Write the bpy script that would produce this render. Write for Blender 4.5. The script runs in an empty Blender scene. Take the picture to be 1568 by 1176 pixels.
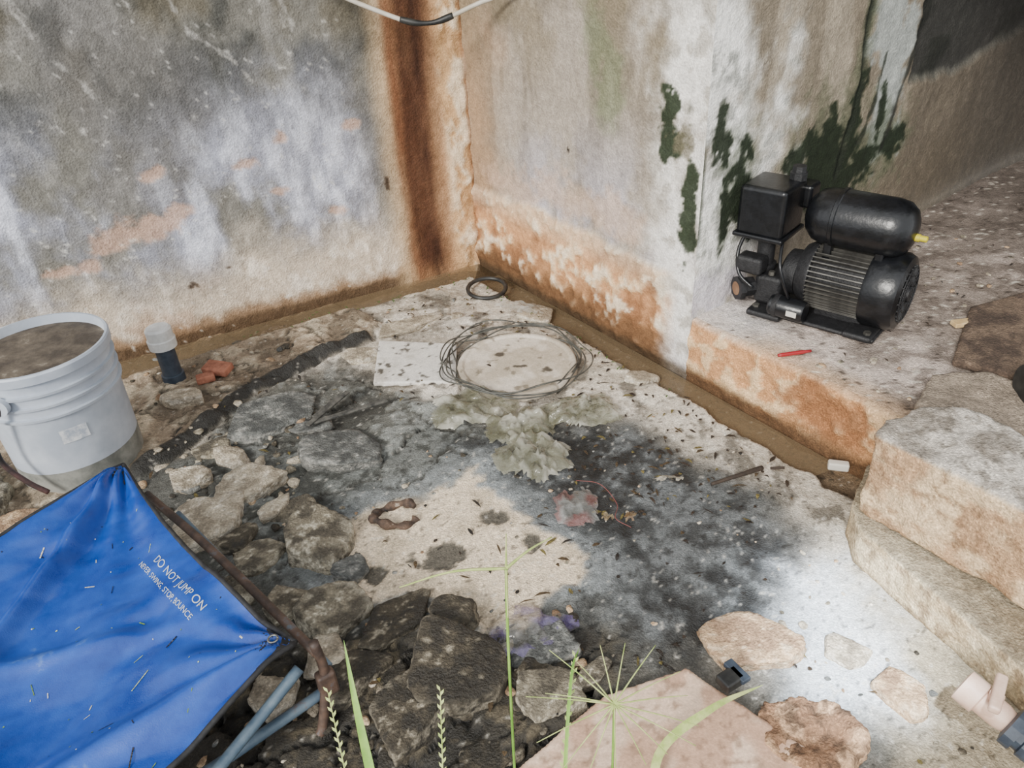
import bpy, bmesh, math, random
import numpy as np
from mathutils import Matrix, Vector
random.seed(7); RNG=np.random.RandomState(11)
COL=bpy.context.collection

# ---------------------------------------------------------------- helpers
def S(r,g,b):
    def f(c):
        c=c/255.0
        return c/12.92 if c<=0.04045 else ((c+0.055)/1.055)**2.4
    return np.array([f(r),f(g),f(b)])
def sst(a,b,x):
    t=np.clip((x-a)/(b-a),0,1); return t*t*(3-2*t)
TAB=RNG.rand(256,256)
def vn(x,y,seed=0):
    x=x+seed*17.31; y=y+seed*9.77
    xi=np.floor(x).astype(int); yi=np.floor(y).astype(int)
    fx=x-xi; fy=y-yi; fx=fx*fx*(3-2*fx); fy=fy*fy*(3-2*fy)
    a=TAB[xi%256,yi%256]; b=TAB[(xi+1)%256,yi%256]; c=TAB[xi%256,(yi+1)%256]; d=TAB[(xi+1)%256,(yi+1)%256]
    return (a*(1-fx)+b*fx)*(1-fy)+(c*(1-fx)+d*fx)*fy
def fbm(x,y,o=4,seed=0):
    s=0;a=.5;t=0
    for i in range(o):
        s=s+a*vn(x,y,seed+i*3); t+=a; a*=.55; x=x*2.03+.37*y; y=y*2.03-.21*x
    return s/t
J1=RNG.rand(256,256);J2=RNG.rand(256,256)
def worley(x,y):
    xi=np.floor(x).astype(int); yi=np.floor(y).astype(int); f1=np.full(x.shape,9.);f2=np.full(x.shape,9.);cid=np.zeros(x.shape)
    for dx in (-1,0,1):
        for dy in (-1,0,1):
            a=(xi+dx)%256;b=(yi+dy)%256
            d=np.hypot(xi+dx+J1[a,b]-x,yi+dy+J2[a,b]-y); n=d<f1
            f2=np.where(n,f1,np.minimum(f2,d)); cid=np.where(n,TAB[a,b],cid); f1=np.where(n,d,f1)
    return f2-f1,cid
T3=RNG.rand(32,32,32)
def vn3(p,seed=0):
    p=p+seed*7.13; i=np.floor(p).astype(int); f=p-i; f=f*f*(3-2*f)
    r=0
    for dx in (0,1):
        for dy in (0,1):
            for dz in (0,1):
                w=(f[:,0] if dx else 1-f[:,0])*(f[:,1] if dy else 1-f[:,1])*(f[:,2] if dz else 1-f[:,2])
                r=r+w*T3[(i[:,0]+dx)%32,(i[:,1]+dy)%32,(i[:,2]+dz)%32]
    return r
def fbm3(p,o=4,seed=0):
    s=0;a=.5;t=0
    for i in range(o):
        s=s+a*vn3(p,seed+i); t+=a; a*=.55; p=p*2.07
    return s/t
def mixc(c,c2,m):
    m=np.clip(m,0,1)[...,None]; return c*(1-m)+c2*m
def poly_sd(X,Y,poly):
    n=len(poly); d=np.full(X.shape,1e9); ins=np.zeros(X.shape,bool)
    for i in range(n):
        ax,ay=poly[i]; bx,by=poly[(i+1)%n]
        ex,ey=bx-ax,by-ay; wx,wy=X-ax,Y-ay
        t=np.clip((wx*ex+wy*ey)/(ex*ex+ey*ey),0,1)
        d=np.minimum(d,np.hypot(wx-ex*t,wy-ey*t))
        c=((ay>Y)!=(by>Y))
        xx=(bx-ax)*(Y-ay)/((by-ay) if by!=ay else 1e-9)+ax
        ins^=(c&(X<xx))
    return np.where(ins,-d,d)
def seg_d(X,Y,pts):
    d=np.full(X.shape,1e9)
    for (ax,ay),(bx,by) in zip(pts[:-1],pts[1:]):
        ex,ey=bx-ax,by-ay; wx,wy=X-ax,Y-ay
        t=np.clip((wx*ex+wy*ey)/(ex*ex+ey*ey),0,1)
        d=np.minimum(d,np.hypot(wx-ex*t,wy-ey*t))
    return d
def mk(name,verts,faces,mat=None,smooth=True,parent=None,cols=None):
    me=bpy.data.meshes.new(name)
    me.from_pydata([tuple(v) for v in verts],[],[tuple(f) for f in faces]); me.update()
    if cols is not None:
        a=me.color_attributes.new('Col','FLOAT_COLOR','POINT')
        a.data.foreach_set('color',np.c_[cols,np.ones(len(cols))].astype(np.float32).ravel())
    if smooth: me.polygons.foreach_set('use_smooth',[True]*len(me.polygons))
    ob=bpy.data.objects.new(name,me); COL.objects.link(ob)
    if mat: me.materials.append(mat)
    if parent: ob.parent=parent
    return ob
def grid(name,P,C,mat,keep=None,smooth=True,parent=None):
    n,m=P.shape[:2]
    idx=np.arange(n*m).reshape(n,m)
    q=np.stack([idx[:-1,:-1],idx[1:,:-1],idx[1:,1:],idx[:-1,1:]],-1)
    if keep is not None:
        k=keep[:-1,:-1]&keep[1:,:-1]&keep[1:,1:]&keep[:-1,1:]; q=q[k]
    q=q.reshape(-1,4)
    used=np.unique(q); remap=np.full(n*m,-1); remap[used]=np.arange(len(used)); q=remap[q]
    v=P.reshape(-1,3)[used]
    me=bpy.data.meshes.new(name)
    me.vertices.add(len(v)); me.vertices.foreach_set('co',v.astype(np.float32).ravel())
    me.loops.add(q.size); me.loops.foreach_set('vertex_index',q.astype(np.int32).ravel())
    me.polygons.add(len(q)); me.polygons.foreach_set('loop_start',np.arange(0,q.size,4,dtype=np.int32))
    try: me.polygons.foreach_set('loop_total',np.full(len(q),4,dtype=np.int32))
    except Exception: pass
    me.update(calc_edges=True); me.validate()
    if C is not None:
        c=C.reshape(-1,3)[used]
        a=me.color_attributes.new('Col','FLOAT_COLOR','POINT')
        a.data.foreach_set('color',np.c_[c,np.ones(len(c))].astype(np.float32).ravel())
    if smooth: me.polygons.foreach_set('use_smooth',[True]*len(me.polygons))
    ob=bpy.data.objects.new(name,me); COL.objects.link(ob); me.materials.append(mat)
    if parent: ob.parent=parent
    return ob
def empty(name,loc=(0,0,0)):
    e=bpy.data.objects.new(name,None); e.empty_display_size=.05; COL.objects.link(e); return e

# ---------------------------------------------------------------- materials
def nodes(name):
    m=bpy.data.materials.new(name); m.use_nodes=True; nt=m.node_tree; b=nt.nodes['Principled BSDF']
    return m,nt,b
GAM=1.6; GAIN=1.28; SAT=.93
def surf_mat(name,rough=.85,bump=.5,scale=60,var=.35,rough_attr=False,bd=.01,spec=.3,speck=.5):
    """vertex-colour driven masonry: fine grain colour, light grit specks and bump"""
    m,nt,b=nodes(name); N=nt.nodes.new; Lk=nt.links.new
    at=N('ShaderNodeAttribute'); at.attribute_name='Col'
    gm=N('ShaderNodeGamma'); gm.inputs['Gamma'].default_value=GAM; Lk(at.outputs['Color'],gm.inputs['Color'])
    hs=N('ShaderNodeHueSaturation'); hs.inputs['Saturation'].default_value=SAT; Lk(gm.outputs[0],hs.inputs['Color'])
    tc=N('ShaderNodeTexCoord')
    n1=N('ShaderNodeTexNoise'); n1.inputs['Scale'].default_value=scale; n1.inputs['Detail'].default_value=8; n1.inputs['Roughness'].default_value=.7
    n2=N('ShaderNodeTexNoise'); n2.inputs['Scale'].default_value=scale*4; n2.inputs['Detail'].default_value=4
    n3=N('ShaderNodeTexVoronoi'); n3.inputs['Scale'].default_value=scale*1.6
    n4=N('ShaderNodeTexVoronoi'); n4.inputs['Scale'].default_value=300
    for n in (n1,n2,n3,n4): Lk(tc.outputs['Object'],n.inputs['Vector'])
    mr=N('ShaderNodeMapRange'); mr.inputs[1].default_value=.3; mr.inputs[2].default_value=.7; mr.inputs[3].default_value=(1-var)*GAIN; mr.inputs[4].default_value=(1+var)*GAIN
    Lk(n1.outputs[0],mr.inputs[0])
    mr2=N('ShaderNodeMapRange'); mr2.inputs[1].default_value=.3; mr2.inputs[2].default_value=.7; mr2.inputs[3].default_value=1-var*.6; mr2.inputs[4].default_value=1+var*.6
    Lk(n2.outputs[0],mr2.inputs[0])
    mu=N('ShaderNodeMath'); mu.operation='MULTIPLY'; Lk(mr.outputs[0],mu.inputs[0]); Lk(mr2.outputs[0],mu.inputs[1])
    sp=N('ShaderNodeSeparateColor'); Lk(n4.outputs['Color'],sp.inputs[0])
    g=N('ShaderNodeMapRange'); g.inputs[1].default_value=.75; g.inputs[2].default_value=1; g.inputs[3].default_value=1; g.inputs[4].default_value=1+speck*2; Lk(sp.outputs[0],g.inputs[0])
    g2=N('ShaderNodeMapRange'); g2.inputs[1].default_value=0; g2.inputs[2].default_value=.3; g2.inputs[3].default_value=1-speck*.6; g2.inputs[4].default_value=1; Lk(sp.outputs[1],g2.inputs[0])
    mg=N('ShaderNodeMath'); mg.operation='MULTIPLY'; Lk(g.outputs[0],mg.inputs[0]); Lk(g2.outputs[0],mg.inputs[1])
    mu2=N('ShaderNodeMath'); mu2.operation='MULTIPLY'; Lk(mu.outputs[0],mu2.inputs[0]); Lk(mg.outputs[0],mu2.inputs[1])
    vm=N('ShaderNodeVectorMath'); vm.operation='SCALE'; Lk(hs.outputs[0],vm.inputs[0]); Lk(mu2.outputs[0],vm.inputs['Scale'])
    Lk(vm.outputs[0],b.inputs['Base Color'])
    ad=N('ShaderNodeMath'); ad.operation='ADD'; Lk(n1.outputs[0],ad.inputs[0]); Lk(n2.outputs[0],ad.inputs[1])
    ad2=N('ShaderNodeMath'); ad2.operation='MULTIPLY_ADD'; Lk(n3.outputs[0],ad2.inputs[0]); ad2.inputs[1].default_value=.4; Lk(ad.outputs[0],ad2.inputs[2])
    bp=N('ShaderNodeBump'); bp.inputs['Strength'].default_value=bump; bp.inputs['Distance'].default_value=bd
    Lk(ad2.outputs[0],bp.inputs['Height']); Lk(bp.outputs[0],b.inputs['Normal'])
    if rough_attr:
        bw=N('ShaderNodeRGBToBW'); Lk(at.outputs['Color'],bw.inputs[0])
        r=N('ShaderNodeMapRange'); r.inputs[1].default_value=.03; r.inputs[2].default_value=.13; r.inputs[3].default_value=.30; r.inputs[4].default_value=.9
        Lk(bw.outputs[0],r.inputs[0]); Lk(r.outputs[0],b.inputs['Roughness'])
    else: b.inputs['Roughness'].default_value=rough
    b.inputs['Specular IOR Level'].default_value=spec
    return m
def pmat(name,c1,c2=None,rough=.5,metal=0,scale=20,bump=0,lo=.4,hi=.6,spec=.5,alpha=1,trans=0,bd=.005,c3=None):
    m,nt,b=nodes(name); N=nt.nodes.new; Lk=nt.links.new
    c2=c1 if c2 is None else c2
    tc=N('ShaderNodeTexCoord'); n=N('ShaderNodeTexNoise'); n.inputs['Scale'].default_value=scale; n.inputs['Detail'].default_value=7; n.inputs['Roughness'].default_value=.65
    Lk(tc.outputs['Object'],n.inputs['Vector'])
    cr=N('ShaderNodeValToRGB'); e=cr.color_ramp.elements
    e[0].position=lo; e[0].color=(*S(*c1),1); e[1].position=hi; e[1].color=(*S(*c2),1)
    if c3 is not None:
        k=e.new(min(hi+.1,.99)); k.color=(*S(*c3),1)
    Lk(n.outputs[0],cr.inputs[0]); Lk(cr.outputs[0],b.inputs['Base Color'])
    b.inputs['Roughness'].default_value=rough; b.inputs['Metallic'].default_value=metal
    b.inputs['Specular IOR Level'].default_value=spec; b.inputs['Alpha'].default_value=alpha
    b.inputs['Transmission Weight'].default_value=trans
    if bump:
        n2=N('ShaderNodeTexNoise'); n2.inputs['Scale'].default_value=scale*3; n2.inputs['Detail'].default_value=6; Lk(tc.outputs['Object'],n2.inputs['Vector'])
        bp=N('ShaderNodeBump'); bp.inputs['Strength'].default_value=bump; bp.inputs['Distance'].default_value=bd
        Lk(n2.outputs[0],bp.inputs['Height']); Lk(bp.outputs[0],b.inputs['Normal'])
    return m
M_wall=surf_mat('plaster_weathered',bump=.5,scale=45,var=.17,bd=.007,speck=.10)
M_floor=surf_mat('floor_concrete_dirty',rough_attr=True,bump=.55,scale=70,var=.26,bd=.007,spec=.5,speck=.22)
M_ledge=surf_mat('ledge_concrete',bump=.6,scale=60,var=.25,bd=.008,speck=.22)
M_rock=surf_mat('broken_concrete',rough_attr=True,bump=.7,scale=55,var=.3,bd=.008,spec=.5,speck=.25)
M_dust=surf_mat('dust_coated_plastic',bump=.2,scale=60,var=.12,bd=.004,speck=.08)

# ---------------------------------------------------------------- room geometry constants (metres)
Cx,Cy=-.089,2.63
LD=np.array([-.890,-.455]); LN=np.array([.455,-.890])
RD=np.array([.552,-.834]);  RN=np.array([-.834,-.552])
KL=1.03; Kx,Ky=Cx+RD[0]*KL,Cy+RD[1]*KL
AD=np.array([.824,.566]);   AN=np.array([.566,-.824])
LEDGE=.17; WH=2.1

def blobs(s,z,L,seed,warp=.06,fr=14,soft=.4):
    w=(fbm(s*fr,z*fr,4,seed)-.5)*2; w2=(fbm(s*fr*3,z*fr*3,3,seed+5)-.5)*2
    m=np.zeros_like(s)
    for (a,b,ra,rb) in L:
        d=np.sqrt(((s-a)/ra)**2+((z-b)/rb)**2)
        m=np.maximum(m,sst(.95+soft/2,.95-soft/2,d+w*1.0+w2*.45))
    return m

def wall_left():
    s,z=np.meshgrid(np.arange(0,2.3,.007),np.arange(-.06,WH,.007),indexing='ij')
    n1=fbm(s*6,z*6,5,1); n2=fbm(s*22,z*14,4,2); st=fbm(s*16,z*3.2,4,3); n4=fbm(s*60,z*60,3,4); nb=fbm(s*2.6,z*2.6,3,14)
    c=np.ones(s.shape+(3,))*S(150,148,142)
    c=mixc(c,S(112,112,108),sst(.34,.58,n1)*sst(.42,.75,z)*.95)
    c=mixc(c,S(136,128,110),sst(.5,.7,fbm(s*5,z*4,4,9))*sst(.55,.9,z)*.5)
    c=mixc(c,S(178,176,172),sst(.56,.68,fbm(s*9,z*7,5,19))*sst(.3,.5,z)*.55)
    band=sst(.10,.30,z)*sst(.90,.42,z+.12*(st-.5)*2+.30*(nb-.5))*sst(.28,.45,s)
    c=mixc(c,S(180,182,194),band*sst(.34,.60,st*.3+n1*.7)*.9)
    c=mixc(c,S(219,221,230),band*sst(.50,.66,st*.45+n2*.3+n1*.25)*.85)
    c=mixc(c,S(138,136,136),sst(.50,.66,nb)*sst(.2,.4,z)*.45)
    low=sst(.32,.08,z+(n1-.5)*.25+.03*(s-1))
    c=mixc(c,S(217,205,190),low*.9)
    c=mixc(c,S(233,226,216),low*sst(.5,.7,n2)*.7)
    c=mixc(c,S(194,168,146),low*sst(.55,.68,n1)*.5)
    o=blobs(s,z,[(1.07,.37,.11,.035),(.95,.40,.05,.025),(1.16,.34,.05,.02),(.75,.50,.045,.018),(1.0,.52,.03,.015),(.62,.56,.025,.02),(.40,.56,.025,.015),(1.3,.3,.08,.02),(.5,.3,.04,.015),(.66,.40,.03,.012)],21,fr=20,soft=.7)
    c=mixc(c,S(208,180,162),o*.7)
    c=mixc(c,S(162,136,106),sst(.075,.03,z+(n2-.5)*.06)*.8)
    c=mixc(c,S(114,96,74),sst(.035,.012,z+(n2-.5)*.02)*.8)
    e=.30+.03*(fbm(z*4,z*0,3,5)-.5)*2
    c=mixc(c,S(212,192,162),sst(.04,-.04,s-e)*.85)
    c=mixc(c,S(184,146,108),sst(.0,-.05,s-e+.025)*.75*(.5+.7*st))
    g=np.exp(-((s-.180-.012*np.sin(z*5))/.060)**2)
    c=mixc(c,S(108,76,56),np.clip(g*1.4,0,1)*(.72+.35*st)*sst(.0,.12,z+.05))
    c=mixc(c,S(74,52,42),np.exp(-((s-.155)/.024)**2)*sst(.35,.6,st)*.7)
    c=mixc(c,S(146,106,76),np.exp(-((s-.245)/.018)**2)*sst(.4,.6,st)*.7)
    lump=sst(.11,.07,s+(n2-.5)*.03)
    c=mixc(c,S(206,178,140),lump*.85); c=mixc(c,S(230,218,198),lump*sst(.5,.66,n2)*.8)
    c=mixc(c,S(146,108,78),sst(.02,.0,s)*.6)
    c=mixc(c,S(92,76,60),blobs(s,z,[(.98,.17,.02,.012),(.31,.35,.008,.02),(.86,.2,.012,.006)],31,fr=30)*.8)
    c=mixc(c,S(216,214,210),sst(.76,.82,n4)*.5*sst(.3,.5,s))
    wv=(fbm(s*30,z*30,3,8)-.5)*.03
    for L in ([(1.19,1.0),(1.16,.86),(1.10,.79),(1.07,.72),(1.13,.66)],[(.84,.98),(.80,.86),(.72,.80),(.66,.72)],[(1.42,.95),(1.36,.8),(1.39,.66)],[(.56,.98),(.52,.85),(.56,.74)]):
        c=mixc(c,S(196,194,190),sst(.007,.001,np.abs(seg_d(s,z,L)+wv))*.6)
    c*= (0.88+.24*n4)[...,None]
    h=(n1-.5)*.02+(n2-.5)*.005+(n4-.5)*.002+lump*(n2-.3)*.03-o*.003-np.clip(g,0,1)*.006
    P=np.stack([Cx+LD[0]*s+LN[0]*h,Cy+LD[1]*s+LN[1]*h,z],-1)
    return grid('wall_left',P,c,M_wall)
wall_left()

def wall_right():
    s,z=np.meshgrid(np.append(np.arange(0,KL,.006),KL),np.arange(-.06,WH,.006),indexing='ij')
    n1=fbm(s*6,z*6,5,41); n2=fbm(s*24,z*24,4,42); st=fbm(s*14,z*3,4,43); n4=fbm(s*70,z*70,3,44)
    c=np.ones(s.shape+(3,))*S(182,174,164)
    c=mixc(c,S(146,138,126),sst(.42,.62,st)*.6)
    c=mixc(c,S(184,160,132),sst(.30,.02,s+(n1-.5)*.2)*.8)
    c=mixc(c,S(154,144,124),sst(.55,.9,z)*sst(.30,.6,n1)*.75)
    c=mixc(c,S(196,193,200),sst(.7,.35,z)*sst(.2,.4,s)*sst(.38,.6,n1)*.7)
    c=mixc(c,S(206,185,168),blobs(s,z,[(.5,.36,.24,.06),(.72,.36,.14,.06),(.3,.33,.15,.05)],45,soft=.9)*.6)
    wh=blobs(s,z,[(1.0,.5,.12,.32),(1.02,.78,.14,.25),(.98,.2,.10,.2),(.93,.78,.06,.14)],46,soft=1.5,fr=10)
    c=mixc(c,S(232,230,226),wh*.9)
    c=mixc(c,S(152,144,130),wh*sst(.55,.66,n2)*.45)
    top=.285+(fbm(s*9,z*0+3,4,47)-.5)*.06
    pl=sst(.014,-.012,z-top)*sst(.985,.90,s+(n2-.5)*.05)
    oc=np.ones_like(c)*S(204,166,126); oc=mixc(oc,S(224,200,168),sst(.44,.60,n2)); oc=mixc(oc,S(166,128,92),sst(.54,.38,n1)*.9); oc=mixc(oc,S(236,226,208),sst(.60,.70,n2)*.7)
    oc=mixc(oc,S(222,208,188),sst(.18,.28,z)*.6)
    oc=mixc(oc,S(140,112,82),sst(.12,.03,z+(n2-.5)*.08))
    c=mixc(c,oc,pl)
    c=mixc(c,S(98,84,64),sst(.03,.0,z)*.8)
    gm=blobs(s,z,[(.985,.50,.024,.15),(.91,.66,.028,.07),(.945,.60,.018,.04),(.90,.60,.016,.06),(.995,.38,.035,.03)],48,fr=26)
    c=mixc(c,S(64,78,54),gm*.92)
    fm=blobs(s,z,[(.70,.69,.05,.10),(.64,.80,.05,.10)],49,soft=1.2)
    c=mixc(c,S(140,148,120),fm*.6)
    c=mixc(c,S(142,136,118),blobs(s,z,[(.95,.62,.035,.04)],50,fr=24)*.75)
    c=mixc(c,S(60,52,44),blobs(s,z,[(.525,.51,.006,.008)],51,fr=30))
    c*=(0.88+.24*n4)[...,None]
    h=(n1-.5)*.012+(n4-.5)*.002+pl*(.010+(n2-.5)*.024)-wh*.002
    h=h*sst(0,.02,KL-s)
    P=np.stack([Cx+RD[0]*s+RN[0]*h,Cy+RD[1]*s+RN[1]*h,z],-1)
    return grid('wall_right',P,c,M_wall)
wall_right()

def wall_alcove():
    s,z=np.meshgrid(np.arange(0,2.5,.007),np.arange(LEDGE-.05,WH,.007),indexing='ij')
    n1=fbm(s*6,z*6,5,61); n2=fbm(s*24,z*24,4,62); st=fbm(s*14,z*3,4,63); n4=fbm(s*70,z*70,3,64)
    c=np.ones(s.shape+(3,))*S(176,167,153)
    c=mixc(c,S(142,133,119),sst(.42,.6,st)*.6)
    wh=blobs(s,z,[(.05,.35,.17,.25),(.10,.62,.17,.2),(.03,.8,.14,.2),(.2,.45,.14,.12)],65,soft=1.3,fr=10)
    c=mixc(c,S(236,235,232),wh*.94)
    c=mixc(c,S(138,140,134),wh*sst(.54,.66,n2)*.55)
    c=mixc(c,S(210,206,212),blobs(s,z,[(.1,.22,.2,.06)],66,soft=.8)*.8)
    c=mixc(c,S(182,186,184),blobs(s,z,[(.76,.66,.08,.22),(.70,.80,.08,.14)],67)*.85)
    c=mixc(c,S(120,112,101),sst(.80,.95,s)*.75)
    wp=(fbm(s*9,z*9,4,68)-.5)*.14
    PD=[(.80,1.3),(.82,.85),(.86,.63),(1.12,.61),(1.5,.70),(2.5,.9),(2.5,1.3)]
    dk=sst(.012,-.012,poly_sd(s+wp,z+wp*.6,PD))
    c=mixc(c,S(88,88,86),dk*.92); c=mixc(c,S(60,64,56),dk*sst(.5,.6,n1)*.5)
    c=mixc(c,S(150,148,140),sst(.02,.0,np.abs(poly_sd(s+wp,z+wp*.6,PD)+.005))*.4)
    c=mixc(c,S(128,119,105),sst(.62,.72,s)*sst(.5,.3,z)*.6)
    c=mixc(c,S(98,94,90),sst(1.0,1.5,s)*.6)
    gm=blobs(s,z,[(.09,.44,.022,.10),(.14,.50,.04,.09),(.18,.42,.03,.06),(.05,.64,.025,.06),(.08,.60,.018,.05),(.2,.36,.02,.03),
                  (.44,.47,.09,.09),(.50,.55,.05,.07),(.56,.45,.12,.07),(.68,.43,.11,.06),(.5,.38,.18,.06),(.36,.5,.04,.05),(.80,.46,.08,.04),(.60,.56,.03,.12),(.72,.54,.02,.08)],69,fr=24)
    gf=blobs(s,z,[(.12,.48,.07,.14),(.50,.50,.16,.14),(.7,.46,.16,.10),(.59,.75,.03,.3)],89,fr=26,soft=1.4)
    c=mixc(c,S(112,120,98),gf*.6)
    c=mixc(c,S(60,72,52),gm*.93)
    wv=(fbm(s*20,z*20,3,70)-.5)*.03
    ck=np.abs(seg_d(s,z,[(.60,1.1),(.585,.8),(.60,.66),(.575,.52),(.56,.42)])+wv*.3)
    c=mixc(c,S(64,70,58),sst(.024,.004,ck+(n2-.5)*.03)*.9)
    ck2=seg_d(s,z,[(.86,1.0),(.84,.72),(.80,.60),(.76,.45)])+wv
    c=mixc(c,S(68,70,64),sst(.018,.004,np.abs(ck2))*.8)
    ck3=seg_d(s,z,[(.70,.72),(.68,.60),(.64,.5)])+wv
    c=mixc(c,S(68,74,62),sst(.012,.003,np.abs(ck3))*.8)
    c=mixc(c,S(62,76,56),sst(.014,.0,np.abs(s-.0))*sst(.34,.4,z)*sst(.68,.55,z)*.8)
    c*=(0.88+.24*n4)[...,None]
    h=(n1-.5)*.014+(n4-.5)*.002+(n2-.5)*.006+dk*-.012-sst(.012,.003,ck)*.008
    h=h*sst(0,.02,s)
    P=np.stack([Kx+AD[0]*s+AN[0]*h,Ky+AD[1]*s+AN[1]*h,z],-1)
    return grid('wall_alcove',P,c,M_wall)
wall_alcove()

def ledge():
    prof=[]
    for z in np.arange(-.06,LEDGE-.014,.006): prof.append((0,z))
    for a in np.linspace(0,math.pi/2,5): prof.append((.014-.014*math.cos(a),LEDGE-.014+.014*math.sin(a)))
    for w in np.arange(.022,2.3,.009): prof.append((w,LEDGE))
    prof=np.array(prof); k=np.arange(len(prof))
    s=np.arange(KL-.0,2.15,.008)
    ss,kk=np.meshgrid(s,k,indexing='ij'); w=prof[kk,0]; z=prof[kk,1].copy()
    arc=np.where(w<.02,z,LEDGE+w)
    n1=fbm(ss*7,arc*7,5,81); n2=fbm(ss*26,arc*26,4,82); n4=fbm(ss*80,arc*80,3,83)
    top=sst(.155,.18,arc)
    cf=np.ones(ss.shape+(3,))*S(206,168,126); cf=mixc(cf,S(224,200,166),sst(.48,.60,n2)); cf=mixc(cf,S(170,130,92),sst(.5,.36,n1)*.9)
    cf=mixc(cf,S(130,106,80),sst(.05,.0,z))
    ct=np.ones_like(cf)*S(172,162,154); ct=mixc(ct,S(206,195,187),sst(.42,.62,n1)); ct=mixc(ct,S(124,114,106),sst(.5,.64,n2)*.55)
    ct=mixc(ct,S(208,182,152),sst(.10,.02,w+(n2-.5)*.06)*.6)
    ct=mixc(ct,S(220,216,214),sst(.25,.1,(ss-KL))*sst(.35,.1,w)*.7)
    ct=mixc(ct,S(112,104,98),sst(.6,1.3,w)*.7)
    ct=mixc(ct,S(225,220,210),sst(.72,.77,n4)*.7)
    ct=mixc(ct,S(66,57,50),sst(.25,.20,n4)*.7)
    c=mixc(cf,ct,top)
    hf=(n1-.5)*.03+(n2-.5)*.02
    ht=(n1-.5)*.012+(n2-.5)*.007+(n4-.5)*.003+sst(.7,1.6,w)*.05
    f=(1-top)
    off=-hf*f
    x=Cx+RD[0]*ss-RN[0]*(w+off); y=Cy+RD[1]*ss-RN[1]*(w+off); zz=z+ht*top-f*sst(.13,.17,z)*np.abs(n2-.5)*.03
    return grid('raised_ledge',np.stack([x,y,zz],-1),c,M_ledge)
ledge()

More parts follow.
